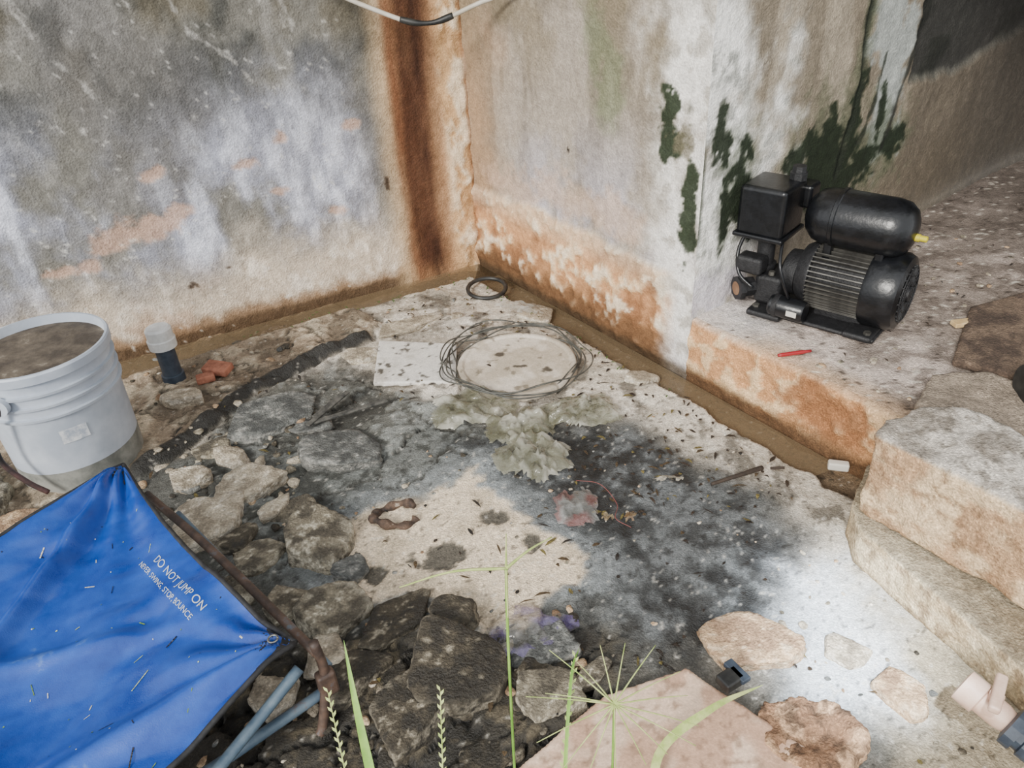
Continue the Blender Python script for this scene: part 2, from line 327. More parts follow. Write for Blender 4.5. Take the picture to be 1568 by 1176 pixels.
MUD=[(-.360,1.260),(-.227,1.311),(-.096,1.401),(-.037,1.315),(.030,1.204),(.105,1.121),(.104,1.051),(.032,1.024),(-.009,.949),(-.082,.955),(-.144,1.006),(-.185,1.059),(-.309,1.028),(-.410,1.094),(-.381,1.164)]
DARKR=[(-.144,1.493),(.181,1.539),(.331,1.470),(.437,1.270),(.531,1.121),(.480,1.003),(.428,.915),(.313,.881),(.111,.940),(.096,1.035),(.06,1.2)]
LIT_PATCH=[(.496,1.052),(.633,1.075),(.640,.915),(.60,.692),(.455,.741),(.462,.912)]  # outline of the lit floor area, painted paler below
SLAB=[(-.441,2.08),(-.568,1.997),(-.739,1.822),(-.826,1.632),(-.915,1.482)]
def floor_fn(X,Y):
    n1=fbm(X*5,Y*5,5,101); n2=fbm(X*20,Y*20,4,102); n3=fbm(X*45,Y*45,4,103); n4=fbm(X*110,Y*110,2,104)
    wx=X+(fbm(X*9,Y*9,4,105)-.5)*.12+(n3-.5)*.03; wy=Y+(fbm(X*9,Y*9,4,106)-.5)*.12+(n3-.5)*.03
    dL=(X-Cx)*LN[0]+(Y-Cy)*LN[1]; dR=(X-Cx)*RN[0]+(Y-Cy)*RN[1]
    wf,wc=worley(wx*5.5+3,wy*6.5+9); wf2,wc2=worley(wx*11+30,wy*13+9)
    c=np.ones(X.shape+(3,))*S(142,139,132)
    c=mixc(c,S(110,110,106),sst(.45,.62,n1)*.8)
    up=sst(1.50,1.68,wy)
    silt=np.ones_like(c)*S(192,185,174); silt=mixc(silt,S(156,148,136),sst(.45,.62,n2*.5+n1*.5)); silt=mixc(silt,S(220,214,205),sst(.5,.64,n1)*.8)
    c=mixc(c,silt,up)
    rs=sst(.36,.22,dR+(n1-.5)*.2)*sst(.9,1.1,wy); c=mixc(c,mixc(silt,S(212,205,193),np.full(X.shape,.5)),rs)
    c=mixc(c,S(112,107,98),np.maximum(up,rs)*sst(.56,.66,fbm(X*15,Y*15,5,130))*.65)
    fr=sst(.50,.60,wx)*sst(1.15,1.0,wy); c=mixc(c,S(186,176,156),fr*.8)
    dl=sst(.08,-.04,poly_sd(wx,wy,[(-.74,1.78),(-.5,1.9),(-.3,1.72),(-.1,1.65),(-.05,1.45),(-.3,1.35),(-.45,1.1),(-.6,1.2),(-.8,1.5)]))
    c=mixc(c,S(102,103,99),dl*.85); c=mixc(c,S(156,158,155),dl*sst(.50,.62,n3*.5+n1*.5)*.7)
    dr=sst(.08,-.05,poly_sd(wx,wy,DARKR))
    c=mixc(c,S(94,95,95),dr*.92); c=mixc(c,S(152,155,156),dr*sst(.46,.62,n3*.4+n2*.3+n1*.3)*.65); c=mixc(c,S(62,63,63),dr*sst(.56,.42,n2*.5+n1*.5)*.8)
    ps=poly_sd(wx,wy,MUD)
    c=mixc(c,S(166,170,171),sst(.12,.01,ps)*.75*(.5+n3))
    fg=sst(1.04,.90,wy)*sst(.22,.05,wx); c=mixc(c,S(82,77,68),fg*.9); c=mixc(c,S(128,120,104),fg*sst(.50,.66,n3)*.8)
    mud=sst(.015,-.012,ps); c=mixc(c,S(222,209,190),mud); c=mixc(c,S(196,184,165),mud*sst(.5,.65,n2)*.6)
    hole=blobs(X,Y,[(-.06,1.238,.022,.028),(-.169,1.136,.045,.032),(-.30,1.10,.02,.02),(.02,1.16,.015,.02)],71,fr=30); c=mixc(c,S(90,90,86),hole*.8)
    br=sst(.06,-.04,poly_sd(wx,wy,LIT_PATCH)); c=mixc(c,S(214,218,222),br*.85)  # bluish-white pool of light put into the floor colour
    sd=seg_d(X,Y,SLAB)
    lf=poly_sd(X,Y,[(-.40,2.16),(-.441,2.08),(-.568,1.997),(-.739,1.822),(-.826,1.632),(-.915,1.482),(-1.4,1.1),(-2,1.3),(-2,1.8),(-1.2,2.1),(-.6,2.4)])
    lm=sst(.01,-.01,lf); c=mixc(c,mixc(np.ones_like(c)*S(168,155,138),S(198,187,169),sst(.45,.62,n2)),lm*.95)
    c=mixc(c,S(124,112,96),lm*sst(.5,.6,fbm(X*12,Y*12,4,120))*.6)
    crk=sst(.05,.01,wf)*np.maximum(up*.5*sst(.4,.6,n1),np.maximum(dl,lm*.8)); c=mixc(c,S(82,78,70),crk*.75*(1-mud)); c=c*(1+((wc-.5)*.35*np.maximum(up,dl))[...,None])
    ck2=sst(.10,.02,wf2)*fg; c=mixc(c,S(54,51,45),ck2*.8); c=c*(1+((wc2-.5)*.6*fg)[...,None])
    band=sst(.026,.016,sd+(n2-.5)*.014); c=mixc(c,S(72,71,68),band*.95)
    wL=.115+.05*sst(.3,1.2,-(X-Cx))+(n2-.5)*.05; wR=.095+(n2-.5)*.05
    ch=np.maximum(sst(.012,-.012,dL-wL),sst(.012,-.012,dR-wR)*sst(.95,1.15,Y))
    c=mixc(c,S(134,118,96),ch*.92)
    c=mixc(c,S(162,142,114),np.maximum(sst(.03,.0,dL),sst(.03,.0,dR))*.6)
    c=mixc(c,S(54,50,44),sst(.25,.20,n4)*.5); c=mixc(c,S(220,216,208),sst(.78,.84,n4)*.5)
    h=(n1-.5)*.022+(n2-.5)*.009+(n3-.5)*.005
    h=h*(1-mud*.75)*(1-br*.5)+.006
    h=h+lm*(.012+(n2-.5)*.015)+up*(n2-.5)*.008+fg*((wc2-.4)*.026)+np.maximum(up*.5,dl)*(wc-.5)*.014
    h=h-crk*.006-ck2*.012-hole*.004
    h=h+sst(.022,.010,sd)*.006-sst(.016,.006,np.abs(sd-.030))*.014*(1-lm)-ch*.036
    return c,h
def floor():
    X,Y=np.meshgrid(np.arange(-2.0,1.15,.0055),np.arange(.15,2.72,.0055),indexing='ij')
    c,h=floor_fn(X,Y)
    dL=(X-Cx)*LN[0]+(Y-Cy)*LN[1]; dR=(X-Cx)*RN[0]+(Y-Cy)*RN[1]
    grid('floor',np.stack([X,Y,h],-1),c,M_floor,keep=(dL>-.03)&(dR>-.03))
floor()
def fz(x,y):
    c,h=floor_fn(np.array([[x]]),np.array([[y]])); return float(h[0,0])
X,Y=np.meshgrid(np.arange(-4,4,.1),np.arange(-4,.2,.1),indexing='ij')
grid('ground_outside',np.stack([X,Y,(fbm(X*3,Y*3,4,5)-.5)*.05-.01],-1),mixc(np.ones(X.shape+(3,))*S(120,110,80),S(90,110,60),sst(.4,.6,fbm(X*2,Y*2,4,6))),M_floor)

m,nt,b=nodes('brown_water'); b.inputs['Base Color'].default_value=(*S(124,108,84),1); b.inputs['Roughness'].default_value=.06; b.inputs['Alpha'].default_value=.55; b.inputs['IOR'].default_value=1.33
n=nt.nodes.new('ShaderNodeTexNoise'); n.inputs['Scale'].default_value=12; bp=nt.nodes.new('ShaderNodeBump'); bp.inputs['Strength'].default_value=.08; nt.links.new(n.outputs[0],bp.inputs['Height']); nt.links.new(bp.outputs[0],b.inputs['Normal'])
def pt(s,d,w):
    D,Nn=(LD,LN) if w=='L' else (RD,RN); return (Cx+D[0]*s+Nn[0]*d,Cy+D[1]*s+Nn[1]*d,-.009)
mk('channel_water',[pt(0.012,0.012,'L'),pt(1.9,.010,'L'),pt(1.9,.19,'L'),pt(.0,.14,'L'),pt(.15,.125,'R'),pt(1.50,.125,'R'),pt(1.52,0.012,'R')],[(0,1,2,3),(0,3,4),(0,4,5,6)],m,smooth=False)

def thick(name,poly,z0,z1,mat,col=None):
    n=len(poly); v=[(x,y,z0) for x,y in poly]+[(x,y,z1) for x,y in poly]
    f=[tuple(range(n))[::-1],tuple(range(n,2*n))]+[(i,(i+1)%n,n+(i+1)%n,n+i) for i in range(n)]
    return mk(name,v,f,mat,smooth=False,cols=np.tile(S(150,145,135) if col is None else col,(2*n,1)))
thick('ceiling',[(-2.3,1.5),(-.1,2.72),(.5,1.9),(2.3,3.1),(3.0,2.0),(1.5,.9),(.6,1.2),(-.1,1.9),(-1.2,1.2)],WH-.01,WH+.1,M_wall)
def lp(s,w): return (Cx+RD[0]*s-RN[0]*w,Cy+RD[1]*s-RN[1]*w)
thick('alcove_light_block',[lp(KL+.01,.60),lp(KL+.01,2.3),lp(2.1,2.3),lp(2.1,.60)],1.16,1.30,M_wall,S(110,104,96))  # unseen low slab, added to keep light off the alcove
thick('side_light_block',[lp(1.05,2.32),lp(2.9,2.32),lp(2.9,2.42),lp(1.05,2.42)],.0,WH,M_wall,S(110,104,96))  # unseen upright panel, added to block light from the right

# ---------------------------------------------------------------- generic builders
def remeshed(name,poly,z0,z1,mat,vox=.007,amp=.006,fr=18,colfn=None,seed=1,parent=None,tilt=None):
    bm=bmesh.new(); vs=[bm.verts.new((x,y,z0)) for x,y in poly]; f=bm.faces.new(vs)
    r=bmesh.ops.extrude_face_region(bm,geom=[f])
    for e in r['geom']:
        if isinstance(e,bmesh.types.BMVert): e.co.z=z1
    bmesh.ops.recalc_face_normals(bm,faces=bm.faces)
    me=bpy.data.meshes.new(name); bm.to_mesh(me); bm.free()
    ob=bpy.data.objects.new(name,me); COL.objects.link(ob)
    md=ob.modifiers.new('r','REMESH'); md.mode='VOXEL'; md.voxel_size=vox
    dg=bpy.context.evaluated_depsgraph_get(); me2=bpy.data.meshes.new_from_object(ob.evaluated_get(dg)); ob.modifiers.clear(); ob.data=me2; me2.name=name
    n=len(me2.vertices); co=np.empty(n*3,np.float32); me2.vertices.foreach_get('co',co); co=co.reshape(-1,3).astype(float)
    nr=np.empty(n*3,np.float32); me2.vertices.foreach_get('normal',nr); nr=nr.reshape(-1,3)
    d=(fbm3(co*fr,4,seed)-.5)*2*amp+(fbm3(co*fr*4,3,seed+3)-.5)*amp*.8
    co2=co+nr*d[:,None]
    if tilt: co2[:,2]+=tilt(co[:,0],co[:,1])
    me2.vertices.foreach_set('co',co2.astype(np.float32).ravel()); me2.update()
    c=colfn(co,nr) if colfn else np.tile(S(150,140,125),(n,1))
    a=me2.color_attributes.new('Col','FLOAT_COLOR','POINT'); a.data.foreach_set('color',np.c_[c,np.ones(n)].astype(np.float32).ravel())
    me2.polygons.foreach_set('use_smooth',[True]*len(me2.polygons)); me2.materials.clear(); me2.materials.append(mat)
    if parent: ob.parent=parent
    return ob
_ico={}
def ico(k):
    if k not in _ico:
        bm=bmesh.new(); bmesh.ops.create_icosphere(bm,subdivisions=k,radius=1); _ico[k]=(np.array([v.co[:] for v in bm.verts]),[[v.index for v in f.verts] for f in bm.faces]); bm.free()
    return _ico[k]
def rock_geo(rx,ry,rz,rot,seed,k=5,planes=8,rough=.04,flat=False):
    V,F=ico(k); r=np.random.RandomState(seed)
    N=r.randn(planes,3); N[:,2]*=(.18 if flat else .6); N/=np.linalg.norm(N,axis=1)[:,None]; N=np.vstack([N,[0,0,1],[.10,.08,.98]]); hh=np.r_[.68+.32*r.rand(planes),(.50,.54) if flat else (.75,.78)]
    dt=V@N.T; rr=np.where(dt>.05,hh/np.maximum(dt,.05),9)
    p=34; R=(np.sum(rr**-p,axis=1))**(-1/p); R=np.minimum(R,1.3)
    P=V*R[:,None]; P=P*(1+(fbm3(V*2.2+seed,4,seed%9)-.5)[:,None]*(.12 if flat else .35)+(fbm3(V*9+seed,3,seed%7)-.5)[:,None]*rough*2.5)
    P=P*np.array([rx,ry,rz]); c,s=math.cos(rot),math.sin(rot); P[:,:2]=P[:,:2]@np.array([[c,s],[-s,c]])
    return P,F,V
PAL={'dark':[(84,79,70),(112,105,92),(180,173,158)],'mid':[(120,114,103),(156,149,134),(210,204,189)],'pale':[(170,161,146),(198,189,173),(226,220,209)],
     'tan':[(168,145,121),(196,174,146),(220,204,182)],'grey':[(110,111,109),(138,139,136),(188,186,180)],'orange':[(146,118,96),(178,148,117),(210,184,156)]}
def rock_cols(P,V,pal,seed):
    a,b_,c_=[S(*x) for x in PAL[pal]]; n=fbm3(P*40+seed,4,seed%11); n2=fbm3(P*120+seed,3,seed%5)
    c=np.ones((len(P),3))*a; c=mixc(c,b_,sst(.4,.6,n)); c=mixc(c,c_,sst(.58,.68,n2*.6+n*.4)*.8)
    side=sst(.50,.30,V[:,2])*sst(-.2,.1,V[:,2]); c=mixc(c,c_*.85,side*sst(.36,.56,n2)*.75)
    return c
def rock(name,x,y,rx,ry,rz,rot,pal,seed,sink=.35,k=5):
    flat=rz<max(rx,ry)*.85
    P,F,V=rock_geo(rx*1.08,ry*1.08,rz*1.25,rot,seed,k,flat=flat); c=rock_cols(P,V,pal,seed)
    q=np.random.RandomState(seed+7); P[:,2]+=P[:,0]*q.uniform(-.12,.12)+P[:,1]*q.uniform(-.12,.12)
    P[:,0]+=x;P[:,1]+=y;P[:,2]+=fz(x,y)+rz*(.12)
    return mk(name,P,F,M_rock,cols=c)
ROCKS=[
(-.642,1.650,.118,.080,.040,.3,'grey'),(-.398,1.485,.100,.066,.045,-.35,'grey'),(-.620,1.382,.080,.055,.045,.4,'pale'),(-.446,1.204,.066,.088,.060,.15,'mid'),
(-.768,1.42,.055,.042,.035,.2,'pale'),(-.674,1.258,.075,.055,.045,.9,'pale'),(-.543,1.145,.050,.042,.030,.1,'mid'),(-.363,.985,.060,.048,.045,.5,'mid'),
(-.128,.846,.092,.080,.060,.1,'dark'),(-.131,.974,.040,.034,.034,.4,'dark'),(-.241,.965,.072,.046,.040,.7,'dark'),(.018,.90,.06,.05,.02,.2,'grey'),
(.397,.862,.085,.050,.036,-.1,'tan'),(.601,.762,.040,.040,.026,.4,'tan'),(-.346,1.106,.034,.034,.026,.7,'grey'),
(.551,.838,.040,.034,.012,.3,'pale'),(-.442,.83,.05,.04,.03,.1,'pale'),(.027,.785,.065,.05,.03,.3,'mid'),
(-.888,1.774,.05,.035,.022,.1,'pale'),(.345,1.755,.042,.035,.022,.2,'pale'),(-.161,2.17,.02,.018,.012,.2,'pale'),(-.441,1.96,.055,.045,.018,.2,'pale'),
(-.33,2.13,.10,.055,.014,.5,'pale'),(.09,2.17,.07,.05,.012,.4,'pale'),(-.50,1.30,.045,.034,.03,.4,'mid'),(-.75,1.55,.055,.035,.024,.8,'mid'),(-.30,.86,.06,.045,.040,.5,'dark'),
(-.20,.76,.07,.05,.035,1.1,'dark'),(-.07,.70,.06,.04,.02,.4,'dark'),(-.46,1.02,.050,.04,.035,1.2,'mid'),(-.52,1.62,.05,.03,.018,.3,'grey'),(-.70,1.50,.045,.03,.026,-.3,'pale'),
(-.60,1.20,.04,.03,.03,.6,'dark'),(-.36,.90,.04,.035,.035,.2,'pale'),(-.72,1.32,.04,.03,.03,.6,'pale'),(-.57,1.06,.035,.03,.03,.2,'mid'),(-.54,1.30,.04,.025,.03,1.1,'pale'),(-1.28,1.42,.09,.07,.05,.2,'mid'),(-1.10,1.28,.08,.06,.05,.9,'tan'),(-1.22,1.34,.07,.06,.05,.3,'mid'),
(-.0,.84,.03,.03,.02,.2,'dark'),(.10,.82,.035,.02,.012,.7,'mid')]
for i,r in enumerate(ROCKS):
    rock('broken_concrete_chunk',*r,seed=100+i,k=5 if max(r[2],r[3])>.05 else 4)
def soil_col(co,nr):
    n=fbm3(co*30,4,8); n2=fbm3(co*90,3,9); c=np.ones((len(co),3))*S(164,136,110); c=mixc(c,S(196,170,142),sst(.45,.6,n)); return mixc(c,S(112,94,78),sst(.52,.64,n2)*.7)
remeshed('soil_clump',[(.345,.715),(.375,.745),(.43,.752),(.48,.735),(.505,.685),(.49,.645),(.43,.625),(.36,.65)],-.01,.034,M_rock,vox=.0045,amp=.018,fr=28,colfn=soil_col)
M_brick=pmat('red_brick',(140,88,68),(176,116,92),rough=.9,scale=40,bump=.5)
br=empty('brick_fragment')
def rbox(name,size,loc,R,mat,parent=None,bevel=.004,seg=2):
    bm=bmesh.new(); bmesh.ops.create_cube(bm,size=1)
    for v in bm.verts: v.co=Vector((v.co.x*size[0],v.co.y*size[1],v.co.z*size[2]))
    if bevel: bmesh.ops.bevel(bm,geom=bm.edges[:],offset=min(bevel,min(size)*.45),segments=seg,profile=.5,affect='EDGES')
    me=bpy.data.meshes.new(name); bm.to_mesh(me); bm.free(); ob=bpy.data.objects.new(name,me); COL.objects.link(ob)
    ob.matrix_world=Matrix.Translation(loc)@(R.to_4x4() if R else Matrix.Identity(4)); me.materials.append(mat)
    if bevel:
        me.polygons.foreach_set('use_smooth',[True]*len(me.polygons)); ob.modifiers.new('wn','WEIGHTED_NORMAL')
    if parent: ob.parent=parent
    return ob
rbox('brick_piece_a',(.080,.045,.022),(-.835,1.895,.040),Matrix.Rotation(-.35,3,'Z')@Matrix.Rotation(.15,3,'X'),M_brick,br,.004)
rbox('brick_piece_b',(.05,.03,.022),(-.862,1.862,.030),Matrix.Rotation(.4,3,'Z'),M_brick,br,.004)

def scatter_rubble():
    q=np.random.RandomState(5); Vs=[];Fs=[];Cs=[];o=0
    zones=[((-.90,-.50,1.15,1.65),150,.004,.020),((-.55,.1,.6,1.0),100,.004,.015),((-1.3,-.6,1.6,2.1),60,.004,.018),((-.5,.4,1.9,2.4),40,.004,.010),((.1,.6,.7,1.7),60,.002,.006),((-.5,.1,1.0,1.7),45,.003,.008),((.45,.7,.55,1.1),30,.003,.010)]
    for (x0,x1,y0,y1),n,s0,s1 in zones:
        for i in range(n):
            x=x0+(x1-x0)*q.rand(); y=y0+(y1-y0)*q.rand()
            if (x-Cx)*LN[0]+(y-Cy)*LN[1]<.06 or (x-Cx)*RN[0]+(y-Cy)*RN[1]<.06: continue
            if math.hypot(x+1.062,y-1.535)<.17: continue
            s=s0+(s1-s0)*q.rand()**2; P,F,V=rock_geo(s,s*(.5+.5*q.rand()),s*.5,q.rand()*6,int(q.rand()*9999),k=2)
            pal=['pale','mid','pale','tan','dark','grey'][q.randint(6)]; c=rock_cols(P,V,pal,i)
            P=P+np.array([x,y,fz(x,y)+s*.15]); Vs.append(P);Cs.append(c);Fs+=[[t+o for t in f] for f in F];o+=len(P)
    mk('rubble_gravel',np.vstack(Vs),Fs,M_rock,cols=np.vstack(Cs))
    Vs=[];Fs=[];Cs=[];o=0
    for i in range(150):
        ss=KL+.05+q.rand()*.75; w=.03+q.rand()*1.5; s=.003+.008*q.rand()**3
        x=Cx+RD[0]*ss-RN[0]*w; y=Cy+RD[1]*ss-RN[1]*w; P,F,V=rock_geo(s,s*.8,s*.6,q.rand()*6,int(q.rand()*9999),k=2); c=rock_cols(P,V,['pale','mid','tan'][q.randint(3)],i)
        P=P+np.array([x,y,LEDGE+s*.3+.03*sst(.7,1.6,w)]); Vs.append(P);Cs.append(c);Fs+=[[t+o for t in f] for f in F];o+=len(P)
    mk('mortar_crumbs',np.vstack(Vs),Fs,M_rock,cols=np.vstack(Cs))
scatter_rubble()
def litter():
    q=np.random.RandomState(9)
    zones=[((-.4,.35,1.65,2.3),190),((.1,.6,1.2,1.75),190),((-.95,-.4,1.1,1.9),90),((-.3,.5,.8,1.3),90),((-.5,.6,.6,.9),50)]
    def leaf(V,F,C,x,y,z,l,w,a,c):
        k=len(V); u=np.array([math.cos(a),math.sin(a)]); p=np.array([-u[1],u[0]]); b=q.rand()*.006
        for t,ww,zz in ((-.5,0,0),(-.15,.5,b),(.2,.45,b),(.5,0,0.001)):
            for sg in ((1,) if ww==0 else (1,-1)):
                pp=np.array([x,y])+u*l*t+p*w*ww*sg; V.append((pp[0],pp[1],z+.002+zz)); C.append(c)
        F.extend([(k,k+1,k+2),(k+1,k+3,k+4,k+2),(k+3,k+5,k+4)])
    V=[];F=[];C=[]
    for (x0,x1,y0,y1),n in zones:
        for i in range(n):
            x=x0+(x1-x0)*q.rand(); y=y0+(y1-y0)*q.rand()
            if (x-Cx)*LN[0]+(y-Cy)*LN[1]<.05 or (x-Cx)*RN[0]+(y-Cy)*RN[1]<.05: continue
            c=[S(66,56,46),S(84,70,54),S(112,96,70),S(54,50,46),S(136,126,80)][q.randint(5)]
            leaf(V,F,C,x,y,fz(x,y)+.002,.008+.03*q.rand()**2,.003+.006*q.rand(),q.rand()*6.28,c)
    for i in range(60):
        if i%2: s=q.rand()*1.2; x=Cx+RD[0]*s+RN[0]*.13; y=Cy+RD[1]*s+RN[1]*.13
        else: s=q.rand()*.9; x=Cx+LD[0]*s+LN[0]*.15; y=Cy+LD[1]*s+LN[1]*.15
        leaf(V,F,C,x+q.randn()*.01,y+q.randn()*.01,fz(x,y)+.006,.008+.01*q.rand(),.005,q.rand()*6.28,S(100,124,62))
    mk('leaf_litter',V,F,M_rock,cols=np.array(C),smooth=False)
    V=[];F=[];C=[]
    for i in range(60):
        ss=KL+.05+q.rand()*.7; w=.03+q.rand()*1.3; x=Cx+RD[0]*ss-RN[0]*w; y=Cy+RD[1]*ss-RN[1]*w
        leaf(V,F,C,x,y,LEDGE+.006+.05*float(sst(.7,1.6,np.array(w))),.008+.02*q.rand(),.005,q.rand()*6.28,[S(60,52,44),S(92,76,58)][q.randint(2)])
    mk('dry_leaves',V,F,M_rock,cols=np.array(C),smooth=False)
litter()

# ---------------------------------------------------------------- tubes / lathes
def cr(pts,n=8):
    P=[Vector(p) for p in pts]; P=[P[0]*2-P[1]]+P+[P[-1]*2-P[-2]]; out=[]
    for i in range(1,len(P)-2):
        a,b,c,d=P[i-1:i+3]
        for k in range(n):
            t=k/n; out.append(.5*((2*b)+(c-a)*t+(2*a-5*b+4*c-d)*t*t+(3*b-a-3*c+d)*t**3))
    out.append(P[-2]); return out
def tube(name,pts,r,mat,parent=None,seg=10,smooth_path=True,closed=False,n=8):
    P=cr(pts,n) if smooth_path else [Vector(p) for p in pts]
    m=len(P); rs=[r(i/(m-1)) if callable(r) else r for i in range(m)]
    T=[(P[min(i+1,m-1)]-P[max(i-1,0)]).normalized() for i in range(m)]
    u=T[0].orthogonal().normalized(); V=[];F=[]
    for i in range(m):
        u=(u-T[i]*u.dot(T[i])).normalized(); w=T[i].cross(u)
        for k in range(seg):
            a=2*math.pi*k/seg; V.append(P[i]+(u*math.cos(a)+w*math.sin(a))*rs[i])
    for i in range(m-1):
        for k in range(seg): F.append((i*seg+k,i*seg+(k+1)%seg,(i+1)*seg+(k+1)%seg,(i+1)*seg+k))
    F.append(tuple(range(seg))[::-1]); F.append(tuple((m-1)*seg+k for k in range(seg)))
    return mk(name,V,F,mat,parent=parent)
def lathe(name,prof,loc,axis,mat,parent=None,seg=48,smooth=True):
    ax=Vector(axis).normalized(); u=ax.orthogonal().normalized(); w=ax.cross(u); L=Vector(loc); V=[];F=[]
    for t,r in prof:
        for k in range(seg):
            a=2*math.pi*k/seg; V.append(L+ax*t+(u*math.cos(a)+w*math.sin(a))*max(r,1e-5))
    for i in range(len(prof)-1):
        for k in range(seg): F.append((i*seg+k,i*seg+(k+1)%seg,(i+1)*seg+(k+1)%seg,(i+1)*seg+k))
    ob=mk(name,V,F,mat,parent=parent,smooth=smooth)
    if smooth:
        try: ob.data.set_sharp_from_angle(angle=.6)
        except Exception: pass
    return ob

# ---------------------------------------------------------------- bucket
M_bk=pmat('white_plastic',(162,170,182),(184,191,201),rough=.45,scale=7,c3=(198,202,206))
M_bkd=pmat('plastic_grimy',(100,102,97),(142,142,135),rough=.6,scale=14,bump=.2)
M_dirt=pmat('dry_cement_scum',(66,58,50),(100,90,78),rough=.85,scale=14,bump=.8,c3=(160,150,134))
bk=empty('plastic_bucket'); bx,by,bz=-1.066,1.535,.0
lathe('bucket_base',[(0,0),(0,.130),(.004,.137),(.06,.1385),(.08,.139)],(bx,by,bz),(0,0,1),M_bkd,bk)
body=[(.08,.139),(.20,.1415),(.226,.1425),(.227,.150),(.233,.151),(.234,.143),(.256,.1435),(.257,.151),(.263,.152),(.264,.144),(.286,.1445),(.287,.152),(.293,.153),(.294,.145),(.320,.1455),(.321,.155),(.340,.156),(.344,.153),(.344,.148),(.30,.1415),(.28,.139)]
lathe('bucket_body',body,(bx,by,bz),(0,0,1),M_bk,bk)
lathe('bucket_contents',[(.326,.0),(.323,.05),(.327,.1),(.322,.147)],(bx,by,bz),(0,0,1),M_dirt,bk)
M_hd=pmat('handle_rubber',(30,28,30),(80,54,52),rough=.6)
tube('bucket_handle',[(bx-.02,by-.158,.28),(bx-.05,by-.172,.22),(bx-.06,by-.175,.15),(bx-.03,by-.172,.09),(bx+.0,by-.165,.05)],.006,M_hd,bk)
lathe('handle_ear',[(0,.02),(.012,.02),(.012,.0)],(bx-.02,by-.15,.28),(-.1,-1,0),M_bk,bk,seg=24)
M_lab=pmat('label_remnant',(156,164,176),(212,214,216),rough=.7,scale=60)
mk('label_scuff',[(bx+.1425*math.cos(a_),by+.1425*math.sin(a_),z_) for a_ in (-1.15,-.95,-.75) for z_ in (.155,.190)],[(0,2,3,1),(2,4,5,3)],M_lab,parent=bk)

M_cap=pmat('white_pvc',(196,196,194),(220,220,218),rough=.5,scale=20)
M_grey=pmat('dark_pvc',(42,50,62),(62,72,84),rough=.5,scale=25)
pv=empty('capped_pvc_pipe'); px,py=-.96,1.885
lathe('pipe',[(-.03,.0),(-.03,.026),(.16,.026),(.16,0)],(px,py,0),(-.01,.02,1),M_grey,pv)
lathe('pipe_collar',[(.0,.026),(.0,.031),(.03,.031),(.032,.026)],(px,py,0.01),(0,0,1),M_grey,pv)
lathe('cap',[(.125,.028),(.125,.037),(.15,.038),(.153,.035),(.18,.035),(.186,.030),(.188,.0)],(px,py,0),(-.01,.02,1),M_cap,pv)

# ---------------------------------------------------------------- tile, drum lid, rings
def dusty_plate(name,poly,z,th,base,dark,seed):
    remeshed(name,poly,z,z+th,M_dust,vox=.004,amp=.0006,fr=30,seed=seed,colfn=lambda co,nr: mixc(mixc(np.ones((len(co),3))*S(*base),S(*dark),sst(.45,.65,fbm3(co*14,4,seed))*.7),S(90,84,74),sst(.60,.68,fbm3(co*45,3,seed+2))*.8))
dusty_plate('floor_tile',[(-.392,2.033),(-.156,1.984),(-.152,1.775),(-.382,1.794)],.008,.014,(214,211,206),(190,186,178),3)
def lid():
    r_,a_=np.meshgrid(np.r_[np.linspace(0,.150,40),.153,.156,.160,.165,.168,.170,.171],np.linspace(0,2*math.pi,161),indexing='ij')
    hz=np.interp(r_,[0,.150,.153,.165,.168,.171],[.022,.022,.027,.027,.022,.004])
    X=.017+r_*np.cos(a_);Y=1.848+r_*np.sin(a_); n=fbm(X*12,Y*12,4,33);n2=fbm(X*40,Y*40,4,34)
    c=np.ones(X.shape+(3,))*S(210,203,193); c=mixc(c,S(186,177,163),sst(.42,.62,n)*.8); c=mixc(c,S(140,132,118),sst(.64,.72,n2)*.7); c=mixc(c,S(90,84,74),blobs(X,Y,[(.10,1.80,.02,.012),(-.03,1.90,.012,.01),(.03,1.83,.02,.006)],35,fr=40)*.8)
    grid('bucket_lid',np.stack([X,Y,hz+(n-.5)*.006],-1),c,M_dust)
lid()
M_wire=pmat('grey_wire',(52,52,48),(92,92,86),rough=.5)
wr=empty('wire_coil')
for j in range(5):
    q=np.random.RandomState(60+j); ph=q.rand(4)*6.28; pts=[]
    for k in range(49):
        a=k/48*2*math.pi*1.06+j*1.3; rr=.176+.006*j+.010*math.sin(a*2+ph[0])+.007*math.sin(a*5+ph[1])
        pts.append((.008+rr*math.cos(a)+.012*math.sin(j*2.1),1.850+rr*math.sin(a)*.98+.006*math.cos(j*3),.026+.005*j+.010*math.sin(a*2+ph[2])+.004*math.sin(a*6+ph[3])))
    tube('wire_loop_%d'%(j+1),pts,.0021,M_wire,wr,seg=6,n=3)
tube('wire_tail',[(-.155,1.87,.03),(-.165,1.93,.045),(-.13,2.0,.05),(-.08,2.06,.04),(-.10,2.10,.02)],.0020,M_wire,wr,seg=6)
tube('wire_tail_b',[(-.150,1.80,.03),(-.195,1.85,.05),(-.175,1.95,.05),(-.09,2.01,.035),(.02,2.07,.03)],.0020,M_wire,wr,seg=6)
M_blk=pmat('black_rubber',(26,27,28),(48,48,46),rough=.5,scale=30)
pts=[(-.064+.064*math.cos(a),2.350+.064*math.sin(a),.018+.006*math.sin(a)) for a in np.linspace(0,2*math.pi,33)]
tube('rubber_ring',pts,.007,M_blk,seg=10,n=3)

